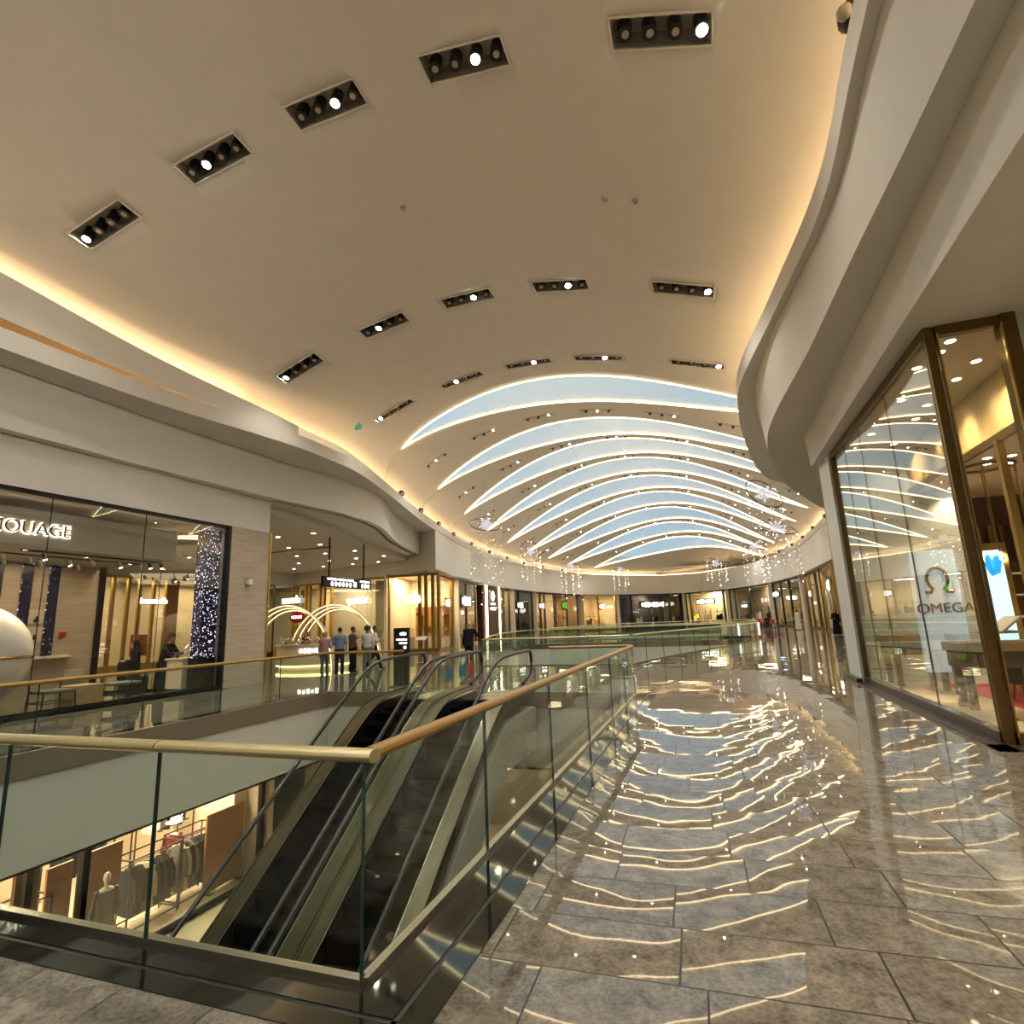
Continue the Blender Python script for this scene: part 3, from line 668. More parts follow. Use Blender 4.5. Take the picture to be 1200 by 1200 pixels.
tag(build('wooden_block', MB().box(-15.9, -15.2, 10.0, 10.72, .0, .52), WOODL, bevel=.01), 'low wooden display block between the two black framed chairs', 'display block')
ct = thing('shop_counter', 'pale shop counter the woman in the hat leans on', 'counter', (-15.35, 13.25, 0), world=True)
build('body', MB().box(-15.75, -15.12, 12.95, 13.62, .1, .94), STONEL, ct); build('top', MB().box(-15.8, -15.1, 12.9, 13.66, .94, .99), STONEL, ct, bevel=.01); build('plinth', MB().box(-15.7, -15.16, 13, 13.58, 0, .1), BLACKM, ct)
sc = thing('white_sculpture', 'small white ring sculpture on the pale counter by the glittering column', 'ornament', (-15.3, 13.3, .99), world=True)
build('ring', MB().tube([(-15.3, 13.3 + .1 * math.cos(a), 1.19 + .16 * math.sin(a)) for a in [2 * PI * i / 20 for i in range(20)]], .045, n=8, closed=True), MANN, sc, smooth=True); build('foot', MB().box(-15.37, -15.23, 13.22, 13.38, .985, 1.03), MANN, sc)
tb = thing('tablet_stand', 'grey tablet on the counter in front of the woman in the hat', 'tablet', (-15.45, 13.05, .99), world=True)
build('screen', MB().obox((-15.45, 13.05, 1.1), (.02, .22, .16), Matrix.Rotation(.5, 3, 'Y')), CGREY, tb); build('stand', MB().cyl((-15.45, 13.05, .985), (-15.45, 13.05, 1.08), .03), BLACKM, tb)
tag(build('dark_ottoman', MB().box(-17.2, -16.5, 12.9 - .35, 13.0, .0, .5).box(-17.25, -17.05, 12.5, 13.05, .4, .95), CNAVY, bevel=.04), 'dark blue upholstered seat behind the woman in the hat', 'seat')
for i, (x, y) in enumerate([(-15.5, 9.1), (-16.2, 8.6), (-16.4, 9.3), (-16.3, 10.2), (-16.0, 10.6), (-16.9, 9.0), (-17.0, 9.9), (-15.9, 11.3), (-15.5, 11.9), (-15.3, 12.1), (-17.2, 11.0)]):
    t = thing('track_spot', 'small black track spotlight under the grey shop bulkhead', 'spotlight', (x, y, 3.86), group='track spotlights in the perfume shop')
    b = build('head', MB().cyl((0, 0, -.08), (.05, .03, -.22), .045, .05, 10), BLACKM, t, smooth=True); build('stem', MB().cyl((0, 0, 0), (0, 0, -.1), .012), BLACKM, t)
    sub('lens', MB().cyl((.05, .03, -.218), (.053, .032, -.226), .04, n=10), DOWN if i in (0, 7, 8, 9, 3) else LENSOFF, b, t)
    if i in (0, 3, 7, 9): LIGHTS.append(('SPOT', (x, y, 3.6), 160, .05, (0, -.5, 0), 2.2))
t_ = tag(build('track_rail', MB().box(-16.32, -16.28, 8.3, 12.2, 3.82, 3.86).box(-15.52, -15.48, 8.6, 12.2, 3.82, 3.86), BLACKM), 'black lighting tracks on the underside of the grey shop bulkhead', 'track')
cm = thing('wall_camera', 'small white security camera high on the beige pilaster', 'camera', (-14.42, 14.6, 3.3), world=True)
build('body', MB().box(-14.40, -14.24, 14.48, 14.66, 3.22, 3.4), MANN, cm, bevel=.02); build('bracket', MB().box(-14.42, -14.39, 14.5, 14.64, 3.2, 3.44), CGREY, cm)

# ------------------------------------------------------------------ bay behind: gold framed shops
GOLDF = MAT('antique_gold_frame', (.42, .27, .07), .3, metal=.8, var=.15, vs=10)
CREAMW = MAT('cream_shop_wall', (.78, .66, .46), .5, var=.05, vs=2)
OLIVE = MAT('olive_grey_wall', (.34, .33, .25), .5, var=.05, vs=2)
F0, F1, F2 = (-33.5, 35.8), (-20.55, 33.2), (-16.9, 33.6)
fr = lambda q: q
window(F0, F1, 0, 5.1, [0, .26, .29, .37, .40, .485, .52, .58, 1], GOLDF, GLASSB, fw=.2, base=.2, head=.14, fd=.18)
window(F1, F2, 0, 5.1, [0, .62, .74, 1], GOLDF, GLASSB, fw=.2, base=.2, head=.14, fd=.18)
struct(build('wall_bulkhead', MB().wall(F0, F1, 5.1, 6.05, .3).wall(F1, F2, 5.1, 6.4, .3), WHITE))
mb = MB().wall((-34, 40.5), (-22, 38.6), 0, 5.2, .2).wall((-22, 38.6), (-17.8, 38.6), 0, 5.2, .2)
struct(build('wall_shop_back', mb, CREAMW))
struct(build('wall_shop_side', MB().wall((-26.2, 34.5), (-25.2, 39.2), 0, 5.1, .15).wall((-22.8, 35.2), (-21.3, 35.0), 0, 5.0, .15), OLIVE))
struct(build('ceiling_shop', MB().slab([[(-34, 36), F1, F2, (-17.6, 41), (-34, 41)]], 5.1, 5.2), WHITE))
LIGHTS += [('AREA', (-29, 38, 5.0), 260, 3, (0, 0, 0), 2), ('AREA', (-23.5, 36.8, 5.0), 260, 3, (0, 0, 0), 2), ('AREA', (-19.2, 36, 5.0), 130, 2, (0, 0, 0), 2)]
def lettersign(body, size, c, right, label, mat=SIGNW, mirror=False, name='shop_sign', thick=.03):
    t = thing(name, label, 'sign', c, world=True)
    text('letters', body, size, c, right, (0, 0, 1), mat, t, thick, 'CENTER', mirror, bold=size * .02)
    build('mounting_bar', MB().obox(Vector(c) + Vector((0, .04, -.04)), (size * .5 * len(body) * .9, .02, .03), rz=math.atan2(right[1], right[0])), BLACKM, t); return t
fdir = (12.95, -2.6, 0)
lettersign('cb', 1.15, (-18.6, 33.1, 3.15), (3.65, .4, 0), 'large glowing cb letters behind the gold-framed glass nearest the kiosk arch end')
lettersign('clahuy', .78, (-23.3, 33.5, 3.35), fdir, 'glowing mirrored script above the kiosk arches', mirror=True)
lettersign('damas', .80, (-30.2, 34.9, 3.75), fdir, 'glowing damas letters beside the beige pilaster', mirror=True)
# long counter and wooden cabinet in the corner shop
cb_ = thing('display_cabinet', 'orange wooden display cabinet lit from inside in the corner gold-framed shop', 'cabinet', (-19.0, 36.2, 0), world=True)
build('body', MB().box(-20.2, -17.9, 36.4, 37.0, 0, .9), STONEL, cb_); build('hutch', MB().box(-20.3, -17.8, 36.6, 37.0, .9, 1.2).box(-20.3, -17.8, 36.5, 37.0, 2.4, 3.0).box(-20.3, -20.1, 36.5, 37, .9, 2.6), WOOD, cb_)
build('back_panel', MB().box(-20.1, -17.8, 36.9, 37, 1.2, 2.4), BRASS, cb_)
for i in range(6): tag(build('ornament', MB().lathe([(.1, 0), (.13, .15), (.05, .3), (.07, .4), (0, .42)], (-19.8 + i * .36, 36.75, 1.2), 10), BRASS, smooth=True), 'golden ornament on the shelf of the orange wooden cabinet', 'ornament', 'golden ornaments in the wooden cabinet')
for i, (x, y) in enumerate([(-21.6, 34.3), (-22.6, 34.5), (-24.4, 34.9), (-19.6, 34.2)]):
    t = thing('jewel_case', ['framed white display case by the gold post', 'framed white display case second from the gold post', 'framed white display case beneath the mirrored script', 'framed white display case inside the corner shop'][i], 'display case', (x, y, 0))
    build('cabinet', MB().box(-.35, .35, -.25, .25, 0, .95), STONEL, t, bevel=.01); build('case', MB().box(-.33, .33, -.22, .22, .95, 1.5), GLASSB, t); build('bust', MB().lathe([(.08, 0), (.12, .12), (.05, .3), (.06, .36), (0, .4)], (0, 0, .96), 10), MANN, t, smooth=True)
# second gold shop across the bay, seen through the perfume shop
window((-30, 16), (-30, 24.3), 0, 5.0, [0, .12, .3, .42, .55, .62, .72, .8, .9, 1], GOLDF, GLASSB, fw=.16, base=.25, head=.14, fd=.16)
struct(build('trim_11', MB().box(-30.15, -29.9, 24.3, 25.0, 0, 5.0), WOOD)); struct(build('wall_bulkhead', MB().box(-30.2, -29.95, 14, 36, 5.0, 6.05), WHITE))
window((-30, 25.0), (-30, 33), 0, 5.0, [0, .4, .45, 1], BLACKM, GLASSB, fw=.12, base=.2, head=.1)
struct(build('wall_shop_back', MB().box(-34.4, -34.2, 14, 36, 0, 5.0), CREAMW)); struct(build('ceiling_shop', MB().box(-34.4, -30.1, 14, 36, 5.0, 5.1), WHITE))
struct(build('wall_bay', MB().box(-40, -15.2, 15.3, 15.45, 0, .01).box(-36, -30.2, 35.9, 36.0, 0, 6), OLIVE))
LIGHTS += [('AREA', (-32.2, 21, 4.9), 420, 3, (0, 0, 0), 5), ('AREA', (-32.2, 29, 4.9), 300, 3, (0, 0, 0), 5)]
lettersign('dhamani', .5, (-29.8, 23.4, 3.5), (0, 1, 0), 'bright script letters on the gold shop seen through the perfume shop', mirror=True)
tag(build('shop_poster', MB().box(-30.9, -30.8, 23.0, 24.0, .6, 1.8), RED), 'red and white poster inside the gold shop seen through the perfume shop', 'poster')
# downlights in the bay soffit
k = 0
for x in (-16.6, -18.6, -20.6, -22.6, -25, -27.5):
    for y in (17.5, 20.5, 23.5, 26.5, 29.5, 32):
        if x > xb(y) - .4: continue
        t = thing('downlight', 'small round downlight in the white bay ceiling left of the atrium', 'downlight', (x, y, 5.98), group='downlights in the bay ceiling')
        build('trim_ring', MB().cyl((0, 0, -.015), (0, 0, .02), .12, .12, 14), MANN, t); build('lens', MB().cyl((0, 0, -.02), (0, 0, -.012), .09, n=14), DOWN, t)
        k += 1
        if k % 3 == 0: LIGHTS.append(('SPOT', (x, y, 5.9), 170, .08, (0, 0, 0), 2.4))
tag(build('cove_line', MB().box(-27, -18.6, 24.4, 24.55, 5.94, 5.98).box(-27.15, -27, 17, 24.5, 5.94, 5.98), BRONZE), 'dark shadow-gap line around the bay ceiling', 'ceiling line')

# ------------------------------------------------------------------ kiosk with lit arches
kx, ky = -16.9, 20.4
kt = thing('kiosk_counter', 'curved cream kiosk counter with lit base and glass jars on top', 'counter', (kx, ky, 0), world=True)
arc = lambda rr, a0, a1, z, n=20: [(kx + rr * math.cos(a0 + (a1 - a0) * i / n), ky + 1.2 + rr * math.sin(a0 + (a1 - a0) * i / n), z) for i in range(n + 1)]
def arcwall(m, r0, r1, a0, a1, z0, z1):
    A = arc(r1, a0, a1, z0); B = arc(r1, a0, a1, z1); C_ = arc(r0, a0, a1, z1); D = arc(r0, a0, a1, z0)
    return m.loft([list(q) for q in zip(A, B, C_, D)])
a0, a1 = PI * 1.06, PI * 1.94
build('front', arcwall(MB(), 1.35, 1.85, a0, a1, .22, 1.02), CREAMW, kt, smooth=True); build('plinth', arcwall(MB(), 1.3, 1.75, a0, a1, 0, .16), WHITE, kt)
build('led_strip', arcwall(MB(), 1.5, 1.86, a0, a1, .16, .215), EMIT('gold_led', (1, .72, .25), 3), kt); build('worktop', arcwall(MB(), 1.28, 1.92, a0, a1, 1.02, 1.08), STONEL, kt, smooth=True)
blobs('lettering', 5, (kx + .75, ky - .49, .82), (1, .42, 0), .9, .2, SIGNW, kt)
for i in range(9):
    a = a0 + .25 + i * .24; x = kx + 1.6 * math.cos(a); y = ky + 1.2 + 1.6 * math.sin(a)
    t = thing('glass_jar', 'clear glass jar in the row on the kiosk counter', 'jar', (x, y, 1.08), group='glass jars on the kiosk counter')
    build('bowl', MB().lathe([(.06, 0), (.13, .06), (.15, .15), (.10, .24)], (0, 0, 0), 14), GLASSB, t, smooth=True); build('lid', MB().lathe([(.11, .24), (.09, .29), (.02, .31), (.03, .35), (0, .36)], (0, 0, 0), 12), STEEL, t, smooth=True)
    build('sweets', MB().ell((0, 0, .1), (.1, .1, .08), 10, 7), [CPINK, CBEIGE, MANN][i % 3], t, smooth=True)
for cx_, yy, rx, lb in ((-17.5, 20.0, 2.45, 'glowing cream arch of three ribs over the left half of the kiosk'), (-16.0, 21.3, 2.45, 'glowing cream arch of three ribs over the right half of the kiosk, behind the group')):
    t = thing('kiosk_arch', lb, 'arch', (cx_, yy, 0), world=True)
    for j in range(3):
        y2 = yy + j * .22; r2 = rx - j * .12
        pts = [(cx_ + r2 * math.cos(a), y2, max(0, (2.75 - j * .1) * math.sin(a))) for a in [PI * i / 40 for i in range(41)]]
        b = build('rib', MB().tube(pts, .055, n=6), CREAMW, t, smooth=True)
        sub('led_line', MB().tube([(x, y2 - .05, z) for x, y, z in pts], .016, n=5), ARCHLED, b, t)
sn = thing('oval_sign', 'red oval sign with white lettering hanging under the kiosk arch', 'sign', (-17.0, 20.1, 2.28), world=True)
build('plate', MB().ell((-17.0, 20.1, 2.25), (.42, .04, .24), 24, 12), RED, sn, smooth=True); blobs('lettering', 6, (-17, 20.05, 2.25), (1, 0, 0), .56, .13, SIGNW, sn); build('hanger', MB().cyl((-17, 20.1, 2.48), (-17, 20.1, 2.72), .012), BLACKM, sn)

# ------------------------------------------------------------------ hanging sign, directory totem, lectern
hs_ = thing('hanging_sign', 'black hanging direction sign on two poles with white lit symbols', 'sign', (-16.75, 23.3, 3.6), world=True)
build('box', MB().box(-16.85, -16.7, 21.4, 25.3, 3.62, 4.12), BLACKM, hs_, bevel=.02)
for y in (21.9, 24.7): build('pole', MB().cyl((-16.78, y, 4.1), (-16.78, y, 5.98), .045, n=10), BLACKM, hs_, smooth=True)
blobs('lettering', 9, (-16.69, 22.7, 4.0), (0, 1, 0), 2.1, .11, SIGNW, hs_); blobs('symbol_row', 6, (-16.69, 22.75, 3.78), (0, 1, 0), 1.7, .24, SIGNW, hs_, round_=True)
blobs('symbol_row', 3, (-16.69, 24.75, 3.78), (0, 1, 0), .8, .24, SIGNW, hs_, round_=True); blobs('lettering', 4, (-16.69, 24.7, 4.0), (0, 1, 0), .9, .1, SIGNW, hs_); blobs('arrow', 1, (-16.69, 23.85, 3.82), (0, 1, 0), .3, .34, SIGNW, hs_)
tt = thing('directory_totem', 'black freestanding directory totem with white lines of text by the escalators', 'totem', (-8.5, 14.45, 0), world=True)
build('slab', MB().box(-8.74, -8.27, 14.4, 14.52, .04, 1.63), BLACKM, tt, bevel=.01); build('foot', MB().box(-8.8, -8.2, 14.25, 14.65, 0, .04), STEEL, tt)
blobs('lettering', 4, (-8.42, 14.39, 1.46), (1, 0, 0), .22, .09, SIGNW, tt); blobs('lettering', 8, (-8.47, 14.39, 1.3), (1, 0, 0), .36, .05, SIGNW, tt); blobs('lettering', 5, (-8.42, 14.39, 1.2), (1, 0, 0), .26, .05, SIGNW, tt); blobs('arrow', 1, (-8.36, 14.39, 1.08), (1, 0, 0), .1, .1, SIGNW, tt)
lc = thing('info_lectern', 'slim bronze lectern with a tilted white board in front of the corner shop', 'lectern', (-12.6, 23.2, 0), world=True)
build('post', MB().cyl((-12.6, 23.2, 0), (-12.6, 23.2, 1.05), .03), BRONZE, lc, smooth=True); build('board', MB().obox((-12.6, 23.17, 1.1), (.5, .3, .03), Matrix.Rotation(.5, 3, 'X')), MANN, lc); build('foot', MB().cyl((-12.6, 23.2, 0), (-12.6, 23.2, .03), .2, n=18), BRONZE, lc)
for x, y, lb in ((-10.3, 13.9, 'left'),):
    pass

# ------------------------------------------------------------------ shops around the far oval
RP = [np.array(q) for q in RING]
def ringp(x, y, d):
    i = min(range(len(RP)), key=lambda j: (RP[j][0] - x) ** 2 + (RP[j][1] - y) ** 2)
    return (x + nrm[i][0] * sg * d, y + nrm[i][1] * sg * d)
MIDG = MAT('charcoal_shopfront', (.04, .04, .045), .35, var=.2, vs=5); NAVYW = MAT('indigo_shop_wall', (.03, .035, .07), .4, var=.2, vs=4); GREENP = MAT('dark_green_panel', (.015, .06, .03), .4, var=.2, vs=4)
WOODDK = MAT('dark_walnut', (.09, .04, .02), .4, col2=(.06, .03, .015), vs=6, stretch=(4, 4, .5)); YELLOW = MAT('yellow_panel', (.85, .66, .04), .4, emit=(1, .8, .1), es=.5)
def ringshop(a, b, fmat, wmat, label, cuts, sign=None, watt=220, depth=4.0, gm=GLASSB, h=5.15, goods=None, side0=True, nst=4):
    p0, p1 = ringp(*a, .75), ringp(*b, .75); q0, q1 = ringp(*a, depth), ringp(*b, depth)
    window(p0, p1, 0, h, cuts, fmat, gm, fw=.28, base=.15, head=.18, fd=.2)
    struct(build('wall_shop_back', MB().wall(q0, q1, 0, h, .15).wall(p1, q1, 0, h, .15), wmat))
    if side0: struct(build('wall_shop_side', MB().wall(p0, q0, 0, h, .15), wmat))
    struct(build('ceiling_shop', MB().add([(*p0, h), (*p1, h), (*q1, h), (*q0, h)], [(0, 1, 2, 3)]), wmat if wmat in (MIDG, NAVYW) else WHITE))
    m = lambda u, v: ((p0[0] * (1 - u) + p1[0] * u) * (1 - v) + (q0[0] * (1 - u) + q1[0] * u) * v, (p0[1] * (1 - u) + p1[1] * u) * (1 - v) + (q0[1] * (1 - u) + q1[1] * u) * v)
    c = m(.5, .5); LIGHTS.append(('AREA', (*c, h - .1), watt, 2.5, (0, 0, 0), 2.5))
    d = Vector((p1[0] - p0[0], p1[1] - p0[1], 0)); rgt = d.normalized() 
    for i in range(nst):
        g = goods[i % len(goods)] if goods else CGREY
        u = .15 + .23 * i; px_, py_ = m(u, .55)
        t = thing('display_stand', 'stand of goods inside the shop with ' + label, 'display stand', (px_, py_, 0), math.atan2(d.y, d.x), group='display stands in the shop with ' + label)
        build('plinth', MB().box(-.55, .55, -.3, .3, 0, .8), wmat, t); build('goods', MB().box(-.45, -.1, -.2, .2, .8, 1.5).box(0, .2, -.2, .2, .8, 1.25).box(.25, .45, -.2, .2, .8, 1.7), g, t); build('shelf', MB().box(-.55, .55, -.3, .3, 2.0, 2.06).box(-.55, -.5, .2, .3, .8, 2.5).box(.5, .55, .2, .3, .8, 2.5), fmat, t)
    if sign:
        n, w_, hh, u, z, mt_, lb = sign; q = m(u, -.0); o = Vector((*q, z)) + Vector((-nrm_at(q)[0] * .25, -nrm_at(q)[1] * .25, 0))
        t = thing('shop_sign', lb, 'sign', o, world=True)
        build('panel', MB().obox(o + Vector((nrm_at(q)[0] * .06, nrm_at(q)[1] * .06, 0)), (w_ * 1.1, .06, hh * 1.4), rz=math.atan2(d.y, d.x)), fmat, t)
        blobs('lettering', n, o, rgt, w_, hh, mt_, t)
    return p0, p1
def nrm_at(q):
    i = min(range(len(RP)), key=lambda j: (RP[j][0] - q[0]) ** 2 + (RP[j][1] - q[1]) ** 2); return (nrm[i][0] * sg, nrm[i][1] * sg)
BLUEW = EMIT('blue_white_sign', (.55, .85, 1), 6)
ringshop((-16.6, 33.6), (-17.6, 38.6), GOLDF, CREAMW, 'gold frames at the bend', [0, .3, 1], (3, 1.2, .5, .6, 3.2, SIGNW, 'white lit sign on the narrow gold-framed front at the bend'), 260, side0=False, nst=0)
ringshop((-17.7, 39.0), (-18.9, 46.2), BRONZE, NAVYW, 'indigo walls and white screens', [0, .12, .55, 1], (5, 2.6, .7, .45, 3.5, BLUEW, 'blue-white lit sign on the indigo shop above the man in black'), 160, goods=[MANN, CNAVY])
p0_, p1_ = ringshop((-19.05, 48.2), (-19.5, 53.6), WOODDK, WOODDK, 'two glowing vertical strips and brown panel', [0, .5, 1], None, 60, nst=0)
for u, lb in ((.02, 'left'), (.8, 'right')):
    x = p0_[0] + (p1_[0] - p0_[0]) * u + .3; y = p0_[1] + (p1_[1] - p0_[1]) * u
    tag(build('light_column', MB().box(x, x + .12, y - .14, y + .14, 0, 5.1), LED), lb + ' glowing vertical light strip flanking the dark brown emblem panel', 'light strip')
ep = thing('emblem_panel', 'dark brown panel with white oval emblem between two glowing strips', 'panel', (p0_[0] + .2, 50.2, 0), world=True)
build('board', MB().box(p0_[0] - .2, p0_[0] + .12, 48.7, 52, 0, 5.1), WOODDK, ep); build('emblem', MB().tube([(p0_[0] + .2, 50.3 + .3 * math.cos(a), 4.2 + .42 * math.sin(a)) for a in [2 * PI * i / 20 for i in range(20)]], .06, n=6, closed=True), SIGNW, ep); blobs('lettering', 5, (p0_[0] + .2, 50.3, 3.45), (0, 1, 0), 1.2, .2, SIGNW, ep); blobs('lettering', 5, (p0_[0] + .2, 50.3, 3.0), (0, 1, 0), 1.4, .3, SIGNW, ep)
ringshop((-19.5, 53.8), (-19.6, 57.0), BRONZE, OLIVE, 'brown glass bays', [0, .4, 1], None, 150, goods=[CBEIGE, CBROWN])
ringshop((-19.6, 57.3), (-19.4, 64.6), BLACKM, MIDG, 'black walls and one white lit sign', [0, .35, 1], (3, 1.8, .6, .35, 3.5, SIGNW, 'white lit sign in the black shop left of the striped shop'), 150, goods=[MANN, CBLACK])
ringshop((-19.35, 65), (-18.5, 71.2), WOODDK, CREAMW, 'striped wooden screens', [0, .3, .5, 1], (2, 1.6, .6, .3, 3.5, SIGNW, 'pair of round white lit letters on the striped wooden shop'), 200, goods=[CRED, CBROWN])
ringshop((-18.45, 71.5), (-17.0, 78), WOODDK, WOODL, 'green leaf logo', [0, .5, 1], (2, 1.5, .9, .35, 3.6, EMIT('green_logo', (.3, .9, .05), .5), 'green lit leaf logo on the wooden far shop'), 200, goods=[WOODL, CBEIGE])
ringshop((-16.5, 79), (-12.9, 85.3), BRASS, CREAMW, 'golden bay and clustered lamps', [0, .45, 1], (3, 1.2, .7, .55, 3.4, SIGNW, 'white round lit sign in the golden far bay'), 420, goods=[CBROWN, BRASS], depth=6)
ringshop((-12.6, 85.9), (-4.2, 92.9), BLACKM, NAVYW, 'black front and violet goods', [0, .2, .8, 1], (8, 4.2, .75, .52, 3.5, SIGNW, 'wide white lit sign on the black far shop'), 160, goods=[MAT('violet_goods', (.05, .03, .3), .4), MANN, CBLACK])
ringshop((-3.5, 92.9), (2.0, 87.7), GREENP, CREAMW, 'bright cream walls and a yellow panel', [0, .12, .9, 1], (7, 3.4, .6, .5, 3.6, HALO, 'pale gold lit lettering on the bright cream far shop'), 520, goods=[YELLOW, CBEIGE, CNAVY])
ringshop((2.2, 87.4), (6.6, 75.9), GREENP, STONEW, 'dark green columns by the cafe', [0, .15, .5, 1], (3, 1.8, .35, .4, 2.6, SIGNW, 'small white lit sign near the dark green columns'), 320, goods=[WOODDK, MANN])
ringshop((6.8, 75.3), (8.35, 63.3), BLACKM, OLIVE, 'grey walls behind the cafe', [0, .3, .6, 1], (4, 2.6, .5, .15, 3.7, BLUEW, 'long white lit sign hanging over the far cafe'), 320, goods=[RED, CBROWN])
ringshop((8.45, 62.3), (8.6, 55), BRONZE, STONEW, 'gold bands beside the white pillar', [0, .3, .7, 1], (3, 1, .5, .4, 3.2, SIGNW, 'small gold lit sign on the banded front behind the man in white'), 420, goods=[BRASS, CBEIGE])
ringshop((8.6, 54.5), (7.6, 40.3), BRASS, CREAMW, 'peach cream front and white square logo', [0, .5, .55, 1], (2, 1.6, .8, .42, 3.5, SIGNW, 'white square lit logo above the two women in black'), 520, goods=[CBEIGE, MANN])
for a in ((-19.55, 57.15), (-19.4, 64.8), (-12.75, 85.6), (-3.85, 92.95), (2.1, 87.5), (6.7, 75.6), (8.42, 62.8)):
    x, y = ringp(*a, .5); struct(build('wall_pier', MB().box(x - .22, x + .22, y - .22, y + .22, 0, 5.15), STONEL))

LIGHTS += [('AREA', (-16.6, 9, 3.82), 90, 2, (0, 0, 0), 5), ('AREA', (-16.4, 13.0, 4.9), 60, 1.5, (0, 0, 0), 1)]  # area lamps added to brighten the perfume shop interior
for y in (18.5, 22, 25.5, 29, 32.5):  # downlights added so the dark soffit past the pillar gets light
    x = x2R(y) + 1.6
    t = thing('downlight', 'added round fill downlight in the white soffit above the right walkway past the pillar', 'downlight', (x, y, 6.3), group='added fill downlights above the right walkway')
    build('trim_ring', MB().cyl((0, 0, -.015), (0, 0, .02), .13, n=14), MANN, t); build('lens', MB().cyl((0, 0, -.02), (0, 0, -.012), .1, n=14), DOWN, t)
    LIGHTS.append(('SPOT', (x, y, 6.2), 330, .1, (0, 0, 0), 2.6))

for x, y in ((5.5, 1.5), (5.5, -3), (9, 3), (9, -1), (7.5, 5.5)): LIGHTS.append(('SPOT', (x, y, 5.3), 800, .1, (0, 0, 0), 2.6))  # unseen fill spots, added so floor bounce brightens the right soffit
LIGHTS += [('AREA', (-5, 66, -1.9), 300, 8, (0, 0, 0), 2)]

wk = thing('bridge_counter', 'low white counter with bright vertical edge lights on the far bridge between openings', 'counter', (1.9, 42.2, 0), world=True)
build('body', MB().box(.6, 3.1, 42, 42.8, .12, 1.0), MANN, wk, bevel=.02); build('plinth', MB().box(.7, 3.0, 42.1, 42.7, 0, .12), BLACKM, wk)
for x in (1.65, 2.9): build('edge_light', MB().box(x, x + .1, 41.96, 42.0, .15, .98), SIGNW, wk)
# ------------------------------------------------------------------ watch shop on the right
DKBASE = MAT('dark_brown_stone', (.03, .022, .015), .3, var=.2, vs=8)
window((3.2, 8.6), (3.2, 14.95), 0, 5.42, [0, .33, .62, .82, 1], BRONZE, GLASSR, fw=.04, seam=True, base=.14, bmat=DKBASE, head=.14, fd=.12)
window((3.28, 8.6), (4.06, 8.6), 0, 5.42, [0, 1], BRONZE, GLASSB, fw=.02, base=.14, bmat=BRONZE, head=.14, fd=.12)
m = MB().box(3.145, 3.255, 8.54, 8.66, 0, 5.42); struct(build('trim_12', m, BRONZE, bevel=.008))
struct(build('trim_13', MB().box(4.0, 4.16, 8.5, 8.72, 0, 5.42).box(3.16, 3.24, 14.9, 15.0, 0, 5.42), BRONZE))
struct(build('trim_14', MB().box(3.27, 3.29, 8.50, 8.52, .1, 5.3).box(3.98, 4.0, 8.49, 8.52, .1, 5.3), BRASS))
struct(build('trim_15', MB().box(2.95, 3.14, 8.2, 15.0, 0, .02).box(2.95, 14, 8.2, 8.5, 0, .02), DKBASE))
PALE = MAT('pale_blue_grey_panel', (.56, .60, .58), .45, var=.04, vs=2)
struct(build('wall_right', MB().box(4.16, 14, 8.55, 8.75, 0, 5.42), PALE))
struct(build('wall_pier', MB().box(3.1, 5.5, 15.02, 16.2, 0, 5.42), PALE))
struct(build('wall_pier', MB().box(2.98, 3.1, 15.0, 16.22, 0, .1), DKBASE))
struct(build('wall_shop_back', MB().box(3.2, 12, 16.6, 16.8, 0, 5.4).box(9.5, 9.7, 8.75, 16.6, 0, 5.4), WOODDK))
GOLDWALL = MAT('gold_silk_wall', (.66, .50, .24), .4, metal=.3, var=.15, vs=2, stretch=(1, 6, .3))
struct(build('ceiling_shop', MB().box(3.25, 4.7, 8.66, 16.6, 5.30, 5.36).box(4.7, 9.6, 8.75, 16.6, 4.25, 4.31), CREAMW))
struct(build('trim_16', MB().box(4.68, 4.72, 8.76, 16.6, 4.31, 5.32), GOLDWALL)); struct(build('trim_17', MB().box(4.62, 4.68, 8.76, 16.6, 4.2, 4.34), BRONZE))
struct(build('floor_shop', MB().box(3.27, 9.5, 8.68, 16.6, 0, .012), MAT('honey_shop_floor', (.62, .47, .26), .3, var=.1, vs=3)))
def dl(x, y, z, lab, grp):
    t = thing('downlight', lab, 'downlight', (x, y, z), group=grp)
    build('trim_ring', MB().cyl((0, 0, -.012), (0, 0, .004), .085, n=14), MANN, t); build('lens', MB().cyl((0, 0, -.016), (0, 0, -.010), .062, n=14), DOWN, t)
for i, (x, y) in enumerate([(3.55, 8.85), (3.54, 9.2), (4.2, 9.8), (4.19, 10.5), (3.4, 9.7), (4.14, 11.7), (4.2, 12.5), (4.3, 14.3), (3.6, 11.2), (3.6, 13.2)]):
    dl(x, y, 5.3, 'round downlight in the upper ceiling just inside the watch shop window', 'downlights in the watch shop upper ceiling')
    if i in (2, 3, 5, 7, 8): LIGHTS.append(('SPOT', (x, y, 5.22), 120, .06, (0, 0, 0), 2.3))
for i, (x, y) in enumerate([(5.19, 12.5), (5.36, 12.0), (5.6, 12.6), (5.0, 12.0), (5.1, 13.4), (6.2, 11), (6.4, 13.2), (7.5, 12), (7.4, 14.6), (5.4, 14.8)]):
    dl(x, y, 4.25, 'round downlight in the lower ceiling deeper in the watch shop', 'downlights in the watch shop lower ceiling')
    if i in (1, 4, 6, 7, 9): LIGHTS.append(('SPOT', (x, y, 4.15), 130, .06, (0, 0, 0), 2.3))
for y in (10.2, 11.6, 13.0, 14.4): LIGHTS.append(('SPOT', (4.3, y, 5.2), 60, .04, (0, -.5, 0), 1.1))
